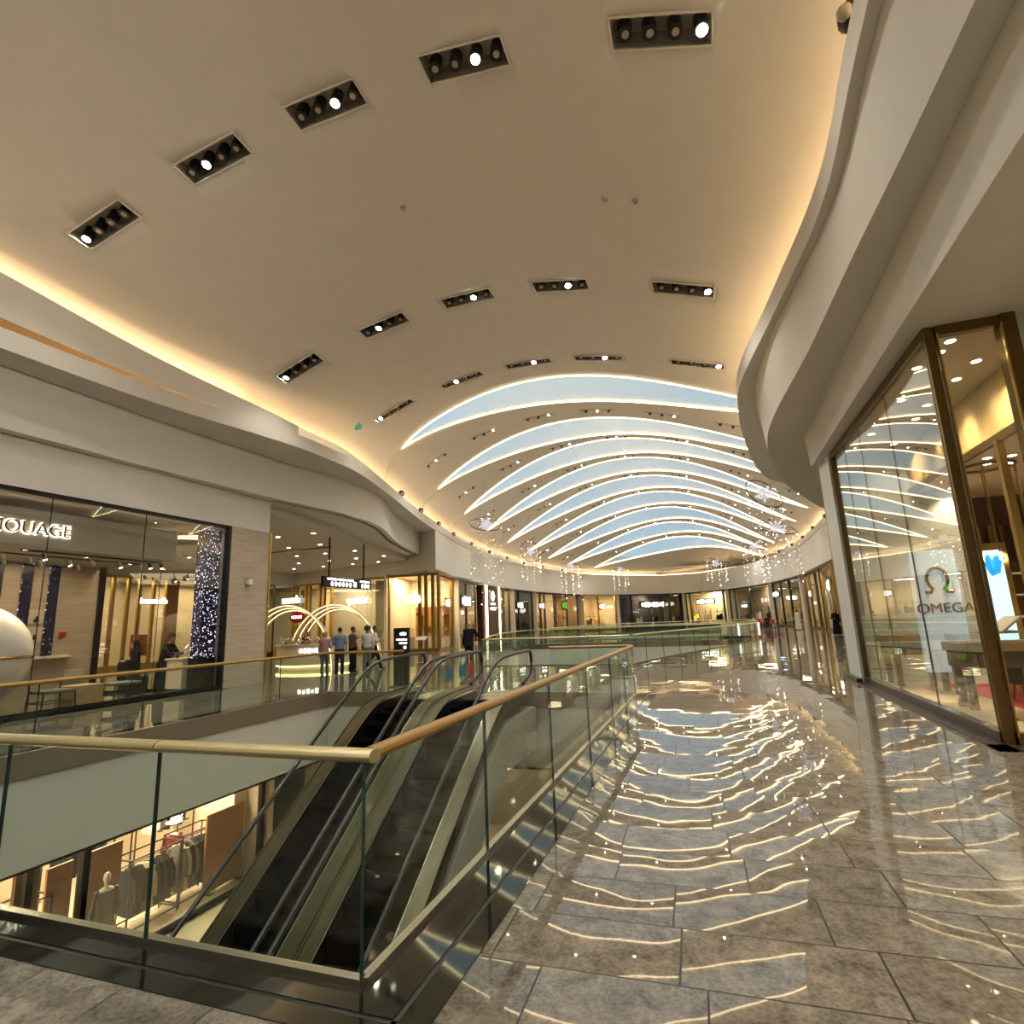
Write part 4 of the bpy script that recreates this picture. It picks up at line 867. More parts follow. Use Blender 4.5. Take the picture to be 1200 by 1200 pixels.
# ring pendant with thin rods
pr = thing('ring_pendant', 'bronze ring fixture with long thin hanging rods in the watch shop', 'pendant', (5.2, 12.6, 4.2), world=True)
build('ring', MB().tube([(5.2 + .42 * math.cos(a), 12.6 + .42 * math.sin(a), 4.2) for a in [2 * PI * i / 28 for i in range(28)]], .03, n=6, closed=True), BRONZE, pr, smooth=True)
for i in range(9):
    a = 2 * PI * i / 9; x, y = 5.2 + .42 * math.cos(a), 12.6 + .42 * math.sin(a)
    rd = build('rod', MB().cyl((x, y, 4.2), (x, y, 2.5), .012, n=6), BRONZE, pr); sub('tip', MB().cyl((x, y, 2.42), (x, y, 2.55), .022, n=8), DOWN, rd, pr)
# gold fins and posts
for i in range(12):
    x = 5.4 + i * .22; tag(build('gold_fin', MB().box(x, x + .06, 16.3, 16.5, 2.7, 3.5), BRASS), 'slim upright gold fin in the row high on the back wall of the watch shop', 'fin', 'gold fins on the watch shop back wall')
for x, y, lb in ((3.86, 10.2, 'slim gold post standing just behind the watch shop corner frame'), (4.6, 10.6, 'second slim gold post, deeper in the watch shop'), (5.4, 15.4, 'slim gold post near the back of the watch shop')):
    t = thing('gold_post', lb, 'post', (x, y, .012)); build('shaft', MB().box(-.05, .05, -.05, .05, 0, 4.2), BRASS, t); build('foot', MB().box(-.08, .08, -.08, .08, 0, .04), BRONZE, t)
SCREEN = MAT('blue_white_screen', (.2, .5, .7), .2, emit=(.55, .85, 1), es=1.3)
SCREEN2 = MAT('pale_lit_panel', (.6, .7, .75), .3, emit=(.62, .78, .9), es=.45)
bs = thing('video_screen', 'tall gold-framed screen glowing blue and white beside the shop corner frame', 'screen', (4.9, 12.6, 0), world=True)
build('display', MB().box(4.78, 5.12, 12.52, 12.6, 1.0, 2.62), SCREEN, bs); build('frame', MB().box(4.7, 4.78, 12.5, 12.68, .0, 2.75).box(5.12, 5.2, 12.5, 12.68, 0, 2.75).box(4.78, 5.12, 12.5, 12.68, 2.62, 2.75).box(4.78, 5.12, 12.54, 12.68, 0, 1.0), BRASS, bs)
build('wave_pattern', MB().tube([(4.8 + i * .03, 12.51, 2.35 + .16 * math.sin(i * .9)) for i in range(11)], .07, n=6), MAT('deep_blue_wave', (.0, .15, .4), .3, emit=(.02, .3, .7), es=1), bs)
op = thing('brand_panel', 'pale lit panel with dark horseshoe symbol over OMEGA letters inside the watch shop', 'panel', (4.3, 13.2, 0), world=True)
build('board', MB().box(3.86, 4.62, 13.15, 13.3, .4, 2.75), SCREEN2, op)
build('symbol', MB().tube([(4.03, 13.12, 1.92), (4.13, 13.12, 1.92)] + [(4.26 + .17 * math.cos(a), 13.12, 2.17 + .22 * math.sin(a)) for a in [math.radians(235 - i * 14.5) for i in range(21)]] + [(4.40, 13.12, 1.92), (4.50, 13.12, 1.92)], .032, n=6), BRONZE, op, smooth=True)
text('letters', 'OMEGA', .27, (3.84, 13.13, 1.52), (1, 0, 0), (0, 0, 1), BRONZE, op, .02)
def wtable(x, y, rz, label, w=1.5, d=.7):
    t = thing('watch_table', label, 'display table', (x, y, .012), rz)
    build('top', MB().box(-w / 2, w / 2, -d / 2, d / 2, .94, 1.08), WOODL, t, bevel=.01); build('vitrine', MB().box(-w / 2 + .05, w / 2 - .05, -d / 2 + .05, d / 2 - .05, 1.08, 1.2), GLASSB, t)
    build('apron', MB().box(-w / 2 + .04, w / 2 - .04, -d / 2 + .04, d / 2 - .04, .7, .94), WOODDK, t)
    for sx in (-1, 1):
        for sy in (-1, 1): build('leg', MB().box(sx * (w / 2 - .12) - .05, sx * (w / 2 - .12) + .05, sy * (d / 2 - .1) - .05, sy * (d / 2 - .1) + .05, 0, .7), BRONZE, t)
    return t
wtable(4.05, 10.75, 0, 'wooden watch display table with a tilted lid right behind the shop corner', 1.15, .6)
ld = thing('tilted_case', 'tilted cream watch case standing on the wooden table by the corner', 'display case', (4.2, 10.75, 1.21), world=True)
build('lid', MB().obox((4.24, 10.75, 1.34), (.34, .5, .03), Matrix.Rotation(-.7, 3, 'Y')), STONEL, ld); build('tray', MB().box(3.95, 4.35, 10.55, 10.95, 1.212, 1.25), CREAMW, ld)
wtable(3.85, 13.9, PI / 2 * 0, 'long watch display table with white busts near the far end of the shop window', 1.0, .9)
for i in range(6): tag(build('watch_bust', MB().lathe([(.05, 0), (.06, .02), (.03, .08), (.055, .16), (.03, .25), (0, .27)], (3.5 + .13 * i, 13.72 + (i % 2) * .22, 1.222), 10), MANN, smooth=True), 'small white bust on the long watch table', 'bust', 'white busts on the long watch table')
wtable(6.4, 13.6, .4, 'dark watch table at the back of the watch shop', 1.6, .8)
tag(build('red_rug', MB().box(4.5, 6.8, 11.2, 14.6, .014, .03), MAT('red_carpet', (.45, .01, .03), .95, var=.2, vs=40)), 'bright red carpet on the watch shop floor', 'carpet')
ch = thing('tub_chair', 'dark round-backed tub chair on red carpet at the shop corner', 'chair', (4.95, 12.0, .032))
build('seat', MB().lathe([(.02, .3), (.33, .32), (.36, .4), (.33, .47), (0, .48)], n=22), CBLACK, ch, smooth=True)
build('backrest', MB().loft([[(.40 * c_ * math.cos(a), .40 * c_ * math.sin(a), z) for c_, z in ((.92, .3), (1.06, .45), (1.1, .82), (.98, .86), (.9, .8), (.86, .45))] for a in [PI * (1.0 + .95 * i / 14) for i in range(15)]]), CBLACK, ch, smooth=True)
for a in (.8, 2.3, 3.9, 5.5): build('leg', MB().cyl((.3 * math.cos(a), .3 * math.sin(a), 0), (.24 * math.cos(a), .24 * math.sin(a), .32), .018, .025, 8), WOODDK, ch)
wd = tag(build('window_plinth', MB().box(3.3, 3.75, 8.75, 14.8, .013, .10), CREAMW), 'low cream display ledge just inside the watch shop glass', 'ledge')
for i, x in enumerate((5.6, 6.3, 7.0, 7.7)):
    t = thing('lit_shelf', ['leftmost', 'second', 'third', 'rightmost'][i] + ' bay of lit shelves on the watch shop back wall', 'shelf', (x, 16.4, .012))
    build('back_panel', MB().box(-.3, .3, .1, .18, 0, 2.6), BRASS, t)
    for z in (.8, 1.3, 1.8, 2.3): build('shelf', MB().box(-.3, .3, -.15, .12, z, z + .04), MANN, t)

# ------------------------------------------------------------------ lower floor clothes shop seen down the opening
ZF = -5.0
window((-12.5, 3), (-12.5, 13.6), ZF, -1.75, [0, .45, .548, 1], BLACKM, GLASSB, fw=.12, base=.12, bmat=BLACKM, head=.05)
struct(build('wall_lower', MB().box(-18.6, -18.4, 2, 16, ZF, -1.7).box(-18.4, -12.4, 13.75, 13.95, ZF, -1.7).box(-12.6, -10.3, 15.5, 15.7, ZF, -1.7), MAT('pinkish_shop_wall', (.70, .56, .44), .5, var=.05, vs=2)))
struct(build('wall_lower', MB().box(-12.5, -1.5, 19, 19.2, ZF, -1.7).box(-.9, -.7, -2, 19, ZF, -1.7), OLIVE))
LIGHTS += [('AREA', (-14.6, 6.5, -1.95), 420, 2.5, (0, 0, 0), 4), ('AREA', (-14.6, 11.5, -1.95), 520, 2.5, (0, 0, 0), 4), ('AREA', (-6, 16.5, -1.95), 60, 5, (0, 0, 0), 3), ('SPOT', (-11.6, 8.8, -1.9), 240, .05, (0, -.6, .3), 1.2), ('SPOT', (-11.6, 11.4, -1.9), 160, .05, (0, -.6, .3), 1.6)]  # the two spots are added in front to brighten mannequin and racks
def board(y0, y1, z0, z1, label, x=-13.15):
    t = thing('wood_partition', label, 'partition', (x, (y0 + y1) / 2, ZF), world=True)
    build('board', MB().box(x - .03, x + .03, y0, y1, ZF + .05, z1), WOOD, t, bevel=.004); build('foot', MB().box(x - .15, x + .15, y0 + .1, y0 + .2, ZF, ZF + .05).box(x - .15, x + .15, y1 - .2, y1 - .1, ZF, ZF + .05), BLACKM, t)
board(9.2, 10.05, 0, -2.84, 'middle orange wooden partition, behind the mannequin in the lower shop window')
board(8.5, 9.0, 0, -2.86, 'small orange wooden partition left of the black post in the lower shop')
board(12.35, 13.6, 0, -3.05, 'large orange wooden partition at the right end of the lower clothes shop')
struct(build('trim_18', MB().box(-12.6, -12.45, 13.55, 13.68, ZF, -1.7).box(-12.6, -12.45, 8.72, 8.86, ZF, -1.7), BLACKM)); struct(build('trim_19', MB().box(-13.3, -13.2, 13.3, 13.75, ZF, -1.7), MANN))
tag(build('dark_curtain', MB().box(-12.9, -12.8, 7.75, 8.15, ZF, -1.9), CBROWN), 'dark maroon hanging panel at the left of the lower shop', 'curtain')
def rack(x, y0, y1, z1, label, n=1):
    t = thing('clothes_rack', label, 'clothes rack', (x, (y0 + y1) / 2, ZF), world=True)
    for y in (y0, y1):
        for dx in (-.3, .3): build('post', MB().box(x + dx - .015, x + dx + .015, y - .015, y + .015, ZF, z1), BLACKM, t)
    build('rail', MB().cyl((x, y0, z1 - .18), (x, y1, z1 - .18), .014, n=8), BLACKM, t)
    f = MB()
    for z in (z1, ZF + .12):
        f.box(x - .315, x + .315, y0 - .015, y0 + .015, z - .03, z).box(x - .315, x + .315, y1 - .015, y1 + .015, z - .03, z).box(x - .315, x - .285, y0, y1, z - .03, z).box(x + .285, x + .315, y0, y1, z - .03, z)
    build('frame', f, BLACKM, t); return z1 - .18
def garment(x, y, z, L, W_, mat, label, group, sleeves=True, rz=0):
    """garment on a hanger: shoulders along x, thin along y"""
    t = thing('hanging_garment', label, 'garment', (x, y, z), rz, group=group)
    rings = []
    for k in range(9):
        u = k / 8; hw = W_ * (.28 + .72 * min(1, u * 7)) * (.9 + .22 * u) / 2; th = .035 + .05 * min(1, u * 3)
        zz = -.07 - u * L; rings.append([(hw * math.cos(a) + .012 * math.sin(a * 5 + k), th * math.sin(a) * (1 + .25 * math.sin(4 * a)), zz + (.015 * math.sin(a * 3) if k == 8 else 0)) for a in [2 * PI * i / 18 for i in range(18)]])
    build('body', MB().loft(rings), mat, t, smooth=True)
    if sleeves:
        for s in (-1, 1): build('sleeve', MB().tube([(s * W_ * .42, 0, -.14), (s * W_ * .56, .01, -.35), (s * W_ * .6, .03, -.62), (s * W_ * .57, .04, -.78)], [.06, .065, .055, .05], 10), mat, t, smooth=True)
    build('hanger', MB().tube([(0, 0, -.06), (0, 0, -.01), (.02, 0, .02), (0, 0, .045), (-.02, 0, .03)], .005, n=5), STEEL, t)
    return t
z = rack(-13.5, 10.35, 11.65, -3.4, 'black frame clothes rack with long black coats in the lower shop')
for i in range(7): garment(-13.5, 10.5 + i * .16, z - .03, .95, .5, [CTEAL, CBLACK, CTEAL, CBEIGE, CBLACK, CTEAL, CBLACK][i], ['dark coat on the left lower rack', 'pale cream top between dark coats on the left lower rack'][i == 3], 'garments on the left lower rack' if i != 3 else None)
z = rack(-13.55, 11.75, 12.85, -3.35, 'taller black clothes rack left of the large orange partition')
for i in range(8): garment(-13.55, 11.85 + i * .12, z - .03, 1.05, .5, [CGREY, CBEIGE, CNAVY, CGREY, CTEAL, CTEAL, CTEAL, CBLACK][i], 'grey or dark coat on the taller rack by the orange partition' if i != 1 else 'beige coat on the taller rack by the orange partition', 'garments on the taller lower rack' if i != 1 else None)
z = rack(-14.9, 9.7, 11.4, -2.7, 'black clothes rack further back holding navy jackets')
for i in range(5): garment(-14.9, 9.9 + i * .2, z - .03, .8, .48, CNAVY, 'navy jacket on the back rack of the lower shop', 'navy jackets on the back rack')
z = rack(-13.3, 7.7, 8.55, -3.3, 'small black clothes rack at the left of the lower shop')
for i in range(3): garment(-13.3, 7.85 + i * .2, z - .03, .7, .46, [CPINK, CBROWN, CGREY][i], ['dusty pink', 'brown', 'grey'][i] + ' garment on the small left rack of the lower shop', None)
z = rack(-15.3, 12.3, 13.6, -2.6, 'black clothes rack behind the large orange partition')
for i in range(5): garment(-15.3, 12.45 + i * .2, z - .03, .8, .46, [MANN, CGREY, CBLACK, MANN, CNAVY][i], 'pale or dark garment on the rack behind the large orange partition', 'garments behind the large partition')
ls = thing('lit_wall_letters', 'small white mirrored letters glowing in the lower clothes shop', 'sign', (-15.6, 13.2, -3.6), world=True)
text('letters', 'SIO.', .26, (-14.7, 12.75, -3.42), (0, 1, 0), (0, 0, 1), SIGNW, ls, .01, 'CENTER', True); build('rail', MB().box(-14.75, -14.72, 12.3, 13.2, -3.5, -3.47), BLACKM, ls)
# wood-clad block at the far right of the lower floor, below the escalator side
tag(build('wood_block', MB().box(-4.3, -2.4, 16.2, 18.6, ZF, -1.76), WOOD), 'orange wood-clad block on the lower floor seen beyond the right escalator', 'wall block')
# ------------------------------------------------------------------ people
def vox(name, mb, mat, parent, v=.012, smooth=4):
    me = bpy.data.meshes.new(name); me.from_pydata(mb.v, [], mb.f)
    bm = bmesh.new(); bm.from_mesh(me); bmesh.ops.recalc_face_normals(bm, faces=bm.faces); bm.to_mesh(me); bm.free()
    o = bpy.data.objects.new(name, me); COL.objects.link(o)
    r_ = o.modifiers.new('r', 'REMESH'); r_.mode = 'VOXEL'; r_.voxel_size = v; r_.use_smooth_shade = True
    s_ = o.modifiers.new('s', 'SMOOTH'); s_.factor = .5; s_.iterations = smooth
    me2 = bpy.data.meshes.new_from_object(o.evaluated_get(bpy.context.evaluated_depsgraph_get()))
    bpy.data.objects.remove(o); me2.name = name; me2.materials.clear(); me2.materials.append(mat); me2.polygons.foreach_set('use_smooth', [True] * len(me2.polygons))
    o = bpy.data.objects.new(name, me2); COL.objects.link(o); o.parent = parent; return o
def limb(m, pts, rad, n=12): 
    m.tube(pts, rad, n)
    for p_, q in zip(pts, rad): m.ell(p_, q, 10, 7)
def torso(m, H_, lean, ex=0.0, belly=0.0, z0=None):
    """elliptical rings pelvis to neck; lean = forward offset at the shoulders"""
    pr = [(.50, .155, .105), (.55, .160, .115 + belly), (.62, .145, .105 + belly), (.70, .165, .115), (.77, .190, .110), (.81, .17, .09), (.835, .075, .065)]
    R_ = []
    for z_, a_, b_ in pr:
        t = (z_ - .5) / .335; R_.append([((a_ * H_ / 1.75 + ex) * math.cos(q), lean * t + (b_ * H_ / 1.75 + ex) * math.sin(q) - .0, z_ * H_) for q in [2 * PI * i / 18 for i in range(18)]])
    m.loft(R_)
def person(label, loc, rz, H_=1.72, skin=SKIN, top=CWHITE, legs=CJEAN, hair='short', hmat=HAIRD, arms=('down', 'down'), stance='stand', lean=0.0, robe=None, belly=0, scarf=None, hat=None, sleeve='long', shoes=BLACK, long_shirt=False, group=None):
    t = thing('person', label, 'person', loc, rz, group=group)
    k = H_ / 1.75; sh = .80 * H_; hip = .52 * H_
    # joints: y forward
    if stance == 'stand': F = [(-.10, .0), (.10, .03)]; KN = [(-.095, .02), (.095, .04)]
    elif stance == 'walk': F = [(-.09, -.30), (.09, .28)]; KN = [(-.09, .0), (.09, .17)]
    else: F = [(-.11, .42), (.11, .45)]; KN = [(-.11, .42), (.11, .42)]
    dz = 0
    if stance == 'sit': dz = .45 - hip + .08
    Z = lambda z: z + dz
    b = MB(); LEG = MB(); SH = MB()
    for s, (fx, fy), (kx_, ky_) in zip((-1, 1), F, KN):
        lift = .1 if (stance == 'walk' and s < 0) else 0
        if stance == 'sit': P_ = [(s * .09, 0, Z(hip)), (s * .11, .42, Z(hip)), (s * .11, .42, .08), (s * .11, .44, .06)]
        else: P_ = [(s * .085 * k, 0, hip), (kx_ * k, ky_, .285 * H_ + lift), (fx * k, fy, .05 * H_ + lift), (fx * k, fy, .05 * H_ + lift)]
        limb(b, P_[:3], [.085 * k, .058 * k, .040 * k])
        LEG_ = [(p_[0], p_[1], p_[2]) for p_ in P_[:3]]
        if not robe: limb(LEG, LEG_, [.105 * k, .075 * k, .066 * k])
        e_ = P_[2]; SH.ell((e_[0], e_[1] + .055, max(.04, e_[2] - .04)), (.048, .13, .045), 12, 8); b.ell((e_[0], e_[1] + .05, max(.035, e_[2] - .045)), (.04, .11, .035), 10, 7)
    torso_m = MB(); torso(torso_m, H_, lean, 0, belly); 
    b.add([(x, y, Z(z)) for x, y, z in torso_m.v], torso_m.f)
    TOP = MB(); tm = MB(); torso(tm, H_, lean, .014, belly); TOP.add([(x, y, Z(z)) for x, y, z in tm.v], tm.f)
    for s, mode in zip((-1, 1), arms):
        S_ = (s * .18 * k, lean, Z(sh - .02))
        if mode == 'down': E_ = (s * .235 * k, lean * .7 - .02, Z(.625 * H_)); W_ = (s * .235 * k, lean * .5 + .07, Z(.485 * H_))
        elif mode == 'bent': E_ = (s * .25 * k, lean + .0, Z(.63 * H_)); W_ = (s * .10 * k, lean + .24, Z(.63 * H_))
        elif mode == 'chest': E_ = (s * .24 * k, lean + .08, Z(.64 * H_)); W_ = (s * .06 * k, lean + .24, Z(.74 * H_))
        elif mode == 'rail': E_ = (s * .33 * k, lean + .10, Z(.68 * H_)); W_ = (s * .52 * k, lean + .25, 1.10)
        elif mode == 'counter': E_ = (s * .24 * k, lean + .12, Z(.66 * H_)); W_ = (s * .16 * k, lean + .36, Z(.64 * H_))
        limb(b, [S_, E_, W_], [.052 * k, .040 * k, .029 * k])
        d = (Vector(W_) - Vector(E_)).normalized(); hp = Vector(W_) + d * .055
        b.ell(hp, (.030, .036, .045) if abs(d.z) > .6 else (.034, .045, .026), 10, 7)
        sd = d.cross(Vector((0, 0, 1)) if abs(d.z) < .8 else Vector((0, 1, 0))).normalized()
        for j in range(4):
            o_ = hp + d * .03 + sd * (.027 - .018 * j); L_ = (.062, .072, .068, .052)[j]
            b.tube([o_, o_ + d * L_ * .6, o_ + d * L_ * .9 + Vector((0, .012, -.014))], [.010, .0095, .0085], 7)
        o_ = hp + sd * .034 - d * .01; b.tube([o_, o_ + sd * .022 + d * .025, o_ + sd * .022 + d * .055], [.011, .0105, .009], 7)
        if sleeve == 'long': limb(TOP, [S_, E_, tuple(Vector(W_) - d * .02)], [.068 * k, .056 * k, .044 * k])
        else: limb(TOP, [S_, tuple(Vector(S_).lerp(Vector(E_), .75))], [.07 * k, .064 * k])
    hd = Vector((0, lean + .035 + .02 * (lean > 0), Z(.925 * H_)))
    limb(b, [(0, lean * .98, Z(.82 * H_)), (0, lean + .02, Z(.88 * H_))], [.055, .052])
    b.ell(hd, (.076, .097, .118), 18, 12); b.ell(hd + Vector((0, .035, -.07)), (.052, .055, .05), 12, 8)
    b.add(*_nose(hd))
    for s in (-1, 1): b.ell(hd + Vector((s * .078, -.005, -.01)), (.012, .022, .034), 8, 6)
    body = vox('body', b, skin, t, .0105, 2)
    eyes = MB()
    for s in (-1, 1): eyes.ell(hd + Vector((s * .030, .088, .012)), (.013, .008, .007), 8, 6)
    build('eyes', eyes, HAIRD, t, smooth=True); build('mouth', MB().ell(hd + Vector((0, .094, -.058)), (.024, .007, .006), 10, 6), CPINK, t, smooth=True)
    if robe:
        rb = MB(); R_ = []
        for z_, a_, b_ in ((.03, .27, .21), (.2, .25, .19), (.45, .215, .165), (.62, .185, .15), (.74, .20, .14), (.80, .19, .12), (.835, .09, .08)):
            tt_ = max(0, (z_ - .5) / .335); R_.append([(a_ * k * math.cos(q) * (1 + .05 * math.sin(q * 7) * (z_ < .5)), lean * tt_ + b_ * k * math.sin(q) * (1 + .06 * math.sin(q * 6) * (z_ < .5)), z_ * H_) for q in [2 * PI * i / 24 for i in range(24)]])
        rb.loft(R_); rb.add(TOP.v, TOP.f); vox('robe', rb, robe, t, .014, 3)
    else:
        if long_shirt: TOP.loft([[((.175 + .02 * q_) * math.cos(a), (.13 + .015 * q_) * math.sin(a), Z(.55 * H_ - .14 * q_)) for a in [2 * PI * i / 18 for i in range(18)]] for q_ in (0, 1, 2)])
        vox('shirt', TOP, top, t, .014, 3)
        LEG.loft([[((.17 * k) * math.cos(a), (.125 * k + belly) * math.sin(a), Z(z_ * H_)) for a in [2 * PI * i / 18 for i in range(18)]] for z_ in (.46, .5, .545)])
        vox('trousers', LEG, legs, t, .014, 3)
    build('shoes', SH, shoes, t, smooth=True)
    if scarf:
        sc_ = MB(); sc_.ell(hd + Vector((0, -.022, .012)), (.100, .108, .136), 18, 12); sc_.loft([[(a_ * math.cos(q), lean + c_ + b_ * math.sin(q), Z(z_ * H_)) for q in [2 * PI * i / 18 for i in range(18)]] for z_, a_, b_, c_ in ((.90, .09, .09, -.03), (.85, .11, .10, -.01), (.80, .19, .14, 0), (.74, .20, .15, 0))])
        vox('headscarf', sc_, scarf, t, .012, 3)
    elif hair == 'short':
        h_ = MB(); h_.ell(hd + Vector((0, -.022, .032)), (.084, .092, .100), 16, 10); vox('hair', h_, hmat, t, .012, 2)
    elif hair == 'curly':
        h_ = MB()
        for i in range(40):
            a = random.random() * 2 * PI; e_ = random.uniform(-.3, 1.4); h_.ell(hd + Vector((.10 * math.cos(a) * math.cos(e_), -.045 + .09 * math.sin(a) * math.cos(e_), .03 + .115 * math.sin(e_))), .042, 8, 6)
        vox('hair', h_, hmat, t, .012, 1)
    elif hair == 'long':
        h_ = MB(); h_.ell(hd + Vector((0, -.03, .025)), (.09, .092, .108), 16, 10); h_.ell(hd + Vector((0, -.07, -.12)), (.085, .05, .15), 14, 9); vox('hair', h_, hmat, t, .012, 2)
    elif hair == 'bald':
        h_ = MB(); h_.ell(hd + Vector((0, -.04, -.01)), (.082, .07, .06), 14, 8); vox('hair', h_, hmat, t, .012, 2)
    if hat: build('hat', MB().lathe([(.17, .05), (.175, .06), (.10, .075), (.095, .15), (.05, .175), (0, .18)], tuple(hd + Vector((0, -.01, 0))), 20), hat, t, smooth=True)
    return t
def _nose(h):
    m = MB(); m.ell(h + Vector((0, .098, -.018)), (.015, .02, .026), 8, 6); return m.v, m.f
person('grey-haired woman in dusty pink top and grey trousers, leftmost of the group by the kiosk', (-13.9, 18.0, 0), .35, 1.6, top=CPINK, legs=CJEAN, hair='short', hmat=HAIRG, arms=('down', 'bent'))
person('heavy man in blue shirt and dark trousers standing at the rail by the kiosk', (-13.05, 17.75, 0), .5, 1.74, top=CBLUE, legs=CNAVY, sleeve='short', belly=.05, arms=('bent', 'down'))
person('person in dark red-brown clothes half hidden behind the man in the blue shirt', (-13.2, 18.75, 0), -.4, 1.75, top=CBROWN, legs=CBLACK, arms=('chest', 'down'), skin=SKIND)
person('woman with big dark curly hair in a white top, holding a dark bag', (-12.9, 19.3, 0), .6, 1.74, top=CWHITE, legs=CJEAN, hair='curly', arms=('bent', 'down'), skin=SKIND)
person('man in white shirt and dark trousers walking away right of the kiosk arch', (-13.1, 20.1, 0), -1.0, 1.76, top=CWHITE, legs=CBLACK, sleeve='short', stance='walk', arms=('down', 'bent'), skin=SKIND)
bg_ = thing('shoulder_bag', 'dark shoulder bag held by the curly-haired woman', 'bag', (-13.15, 19.55, .92)); build('pouch', MB().box(-.14, .14, -.07, .07, -.12, .1), CBLACK, bg_, bevel=.03); build('strap', MB().tube([(-.12, 0, .08), (-.08, 0, .3), (.0, 0, .42), (.08, 0, .3), (.12, 0, .08)], .012, n=6), CBLACK, bg_)
person('balding man in black jacket leaning with his right hand on the glass balustrade', (-9.02, 20.42, 0), .25, 1.78, top=CBLACK, legs=CNAVY, hair='bald', hmat=HAIRG, arms=('down', 'rail'), lean=.10, belly=.03)
person('kiosk attendant in dark red top behind the glass jars', (-17.7, 21.55, 0), PI, 1.66, top=CRED, legs=CBLACK, hair='long', arms=('bent', 'bent'))
person('veiled person in a black abaya standing inside the perfume shop', (-16.3, 12.35, 0), 2.6, 1.56, robe=CBLACK, top=CBLACK, scarf=CBLACK, arms=('bent', 'bent'))
person('person in black with a wide hat leaning over the pale shop counter', (-16.2, 13.2, 0), -1.3, 1.72, robe=CBLACK, top=CBLACK, hair='short', hat=CBROWN, arms=('counter', 'counter'), lean=.16)
person('person in a long white robe walking past the far cafe', (7.25, 56, 0), .4, 1.78, robe=CWHITE, top=CWHITE, arms=('down', 'bent'), hair='short', skin=SKIND)
person('taller of two women in black abayas by the white pillar', (7.75, 42.4, 0), 2.9, 1.68, robe=CBLACK, top=CBLACK, scarf=CBLACK, arms=('down', 'bent'))
person('shorter of two women in black abayas, nearer the white pillar', (8.25, 42.0, 0), 2.6, 1.62, robe=CBLACK, top=CBLACK, scarf=CBLACK, arms=('bent', 'down'))
# reflected-in-glass photographer is left out; far cafe sitters
def cafe_chair(x, y, rz, label, group, z=0, first=[None]):
    if first[0] is None:
        t = thing('cafe_chair', label, 'chair', (x, y, z), rz, group=group); first[0] = t
        build('seat', MB().box(-.21, .21, -.21, .21, .42, .47), CBROWN, t, bevel=.01); build('backrest', MB().box(-.2, .2, -.22, -.18, .55, .88), RED, t, bevel=.01)
        for sx in (-.18, .18):
            for sy in (-.18, .18): build('leg', MB().cyl((sx, sy, 0), (sx, sy, .43 if sy > 0 else .86), .016, n=6), WOODDK, t)
        return t
    return dup(first[0], (x, y, z), rz, label, group)
def cafe_table(x, y, label, group, z=0):
    t = thing('cafe_table', label, 'table', (x, y, z), group=group); build('top', MB().cyl((0, 0, .72), (0, 0, .75), .36, n=20), MANN, t); build('post', MB().cyl((0, 0, 0), (0, 0, .72), .03, n=8), BLACKM, t); build('foot', MB().cyl((0, 0, 0), (0, 0, .03), .24, n=16), BLACKM, t); return t
for i, (x, y) in enumerate([(3.6, 66.5), (5.0, 67.0), (6.2, 65.2), (4.4, 69.5), (5.8, 69.2)]):
    cafe_table(x, y, 'white round cafe table at the far right among red chairs', 'far cafe tables')
    for a in (.3, 2.4, 4.4): cafe_chair(x + .62 * math.cos(a), y + .62 * math.sin(a), a + PI / 2, 'red and brown cafe chair at the far right cafe', 'far right cafe chairs')
for i, (x, y, tp, lb) in enumerate([(3.1, 66.2, CBLACK, 'sitter in black at the leftmost far cafe table'), (4.3, 66.5, CWHITE, 'sitter in white at the far cafe table left of centre'), (5.5, 64.9, CNAVY, 'sitter in navy at the nearest far cafe table')]):
    person(lb, (x, y, 0), 1.0 + i, 1.7, top=tp, legs=CBLACK, stance='sit', arms=('bent', 'bent'), skin=SKIND)
for i, (x, y, tp, lb, sc_) in enumerate([(-6.3, 66.0, CWHITE, 'person in white sitting beyond the far balustrade, by a dark head of hair', None), (-3.2, 66.4, CBLACK, 'person in black sitting beyond the far balustrade', CBLACK), (-1.4, 66.2, CNAVY, 'person in navy sitting farthest right beyond the far balustrade', None), (-9.2, 66.3, CBLUE, 'person in blue sitting beyond the far balustrade, leftmost there', None)]):
    person(lb, (x, y, 0), -1.2 + .4 * i, 1.7, top=tp, legs=CNAVY, stance='sit', arms=('bent', 'bent'), scarf=sc_, skin=SKIND)
    cafe_chair(x, y - .02, -1.2 + .4 * i, 'chair under a sitter beyond the far balustrade', 'chairs beyond the far balustrade')
for i, (x, y) in enumerate([(-5.6, 66.6), (-2.3, 66.9), (-8.4, 66.9)]): cafe_table(x, y, 'round white table beyond the far balustrade', 'tables beyond the far balustrade')
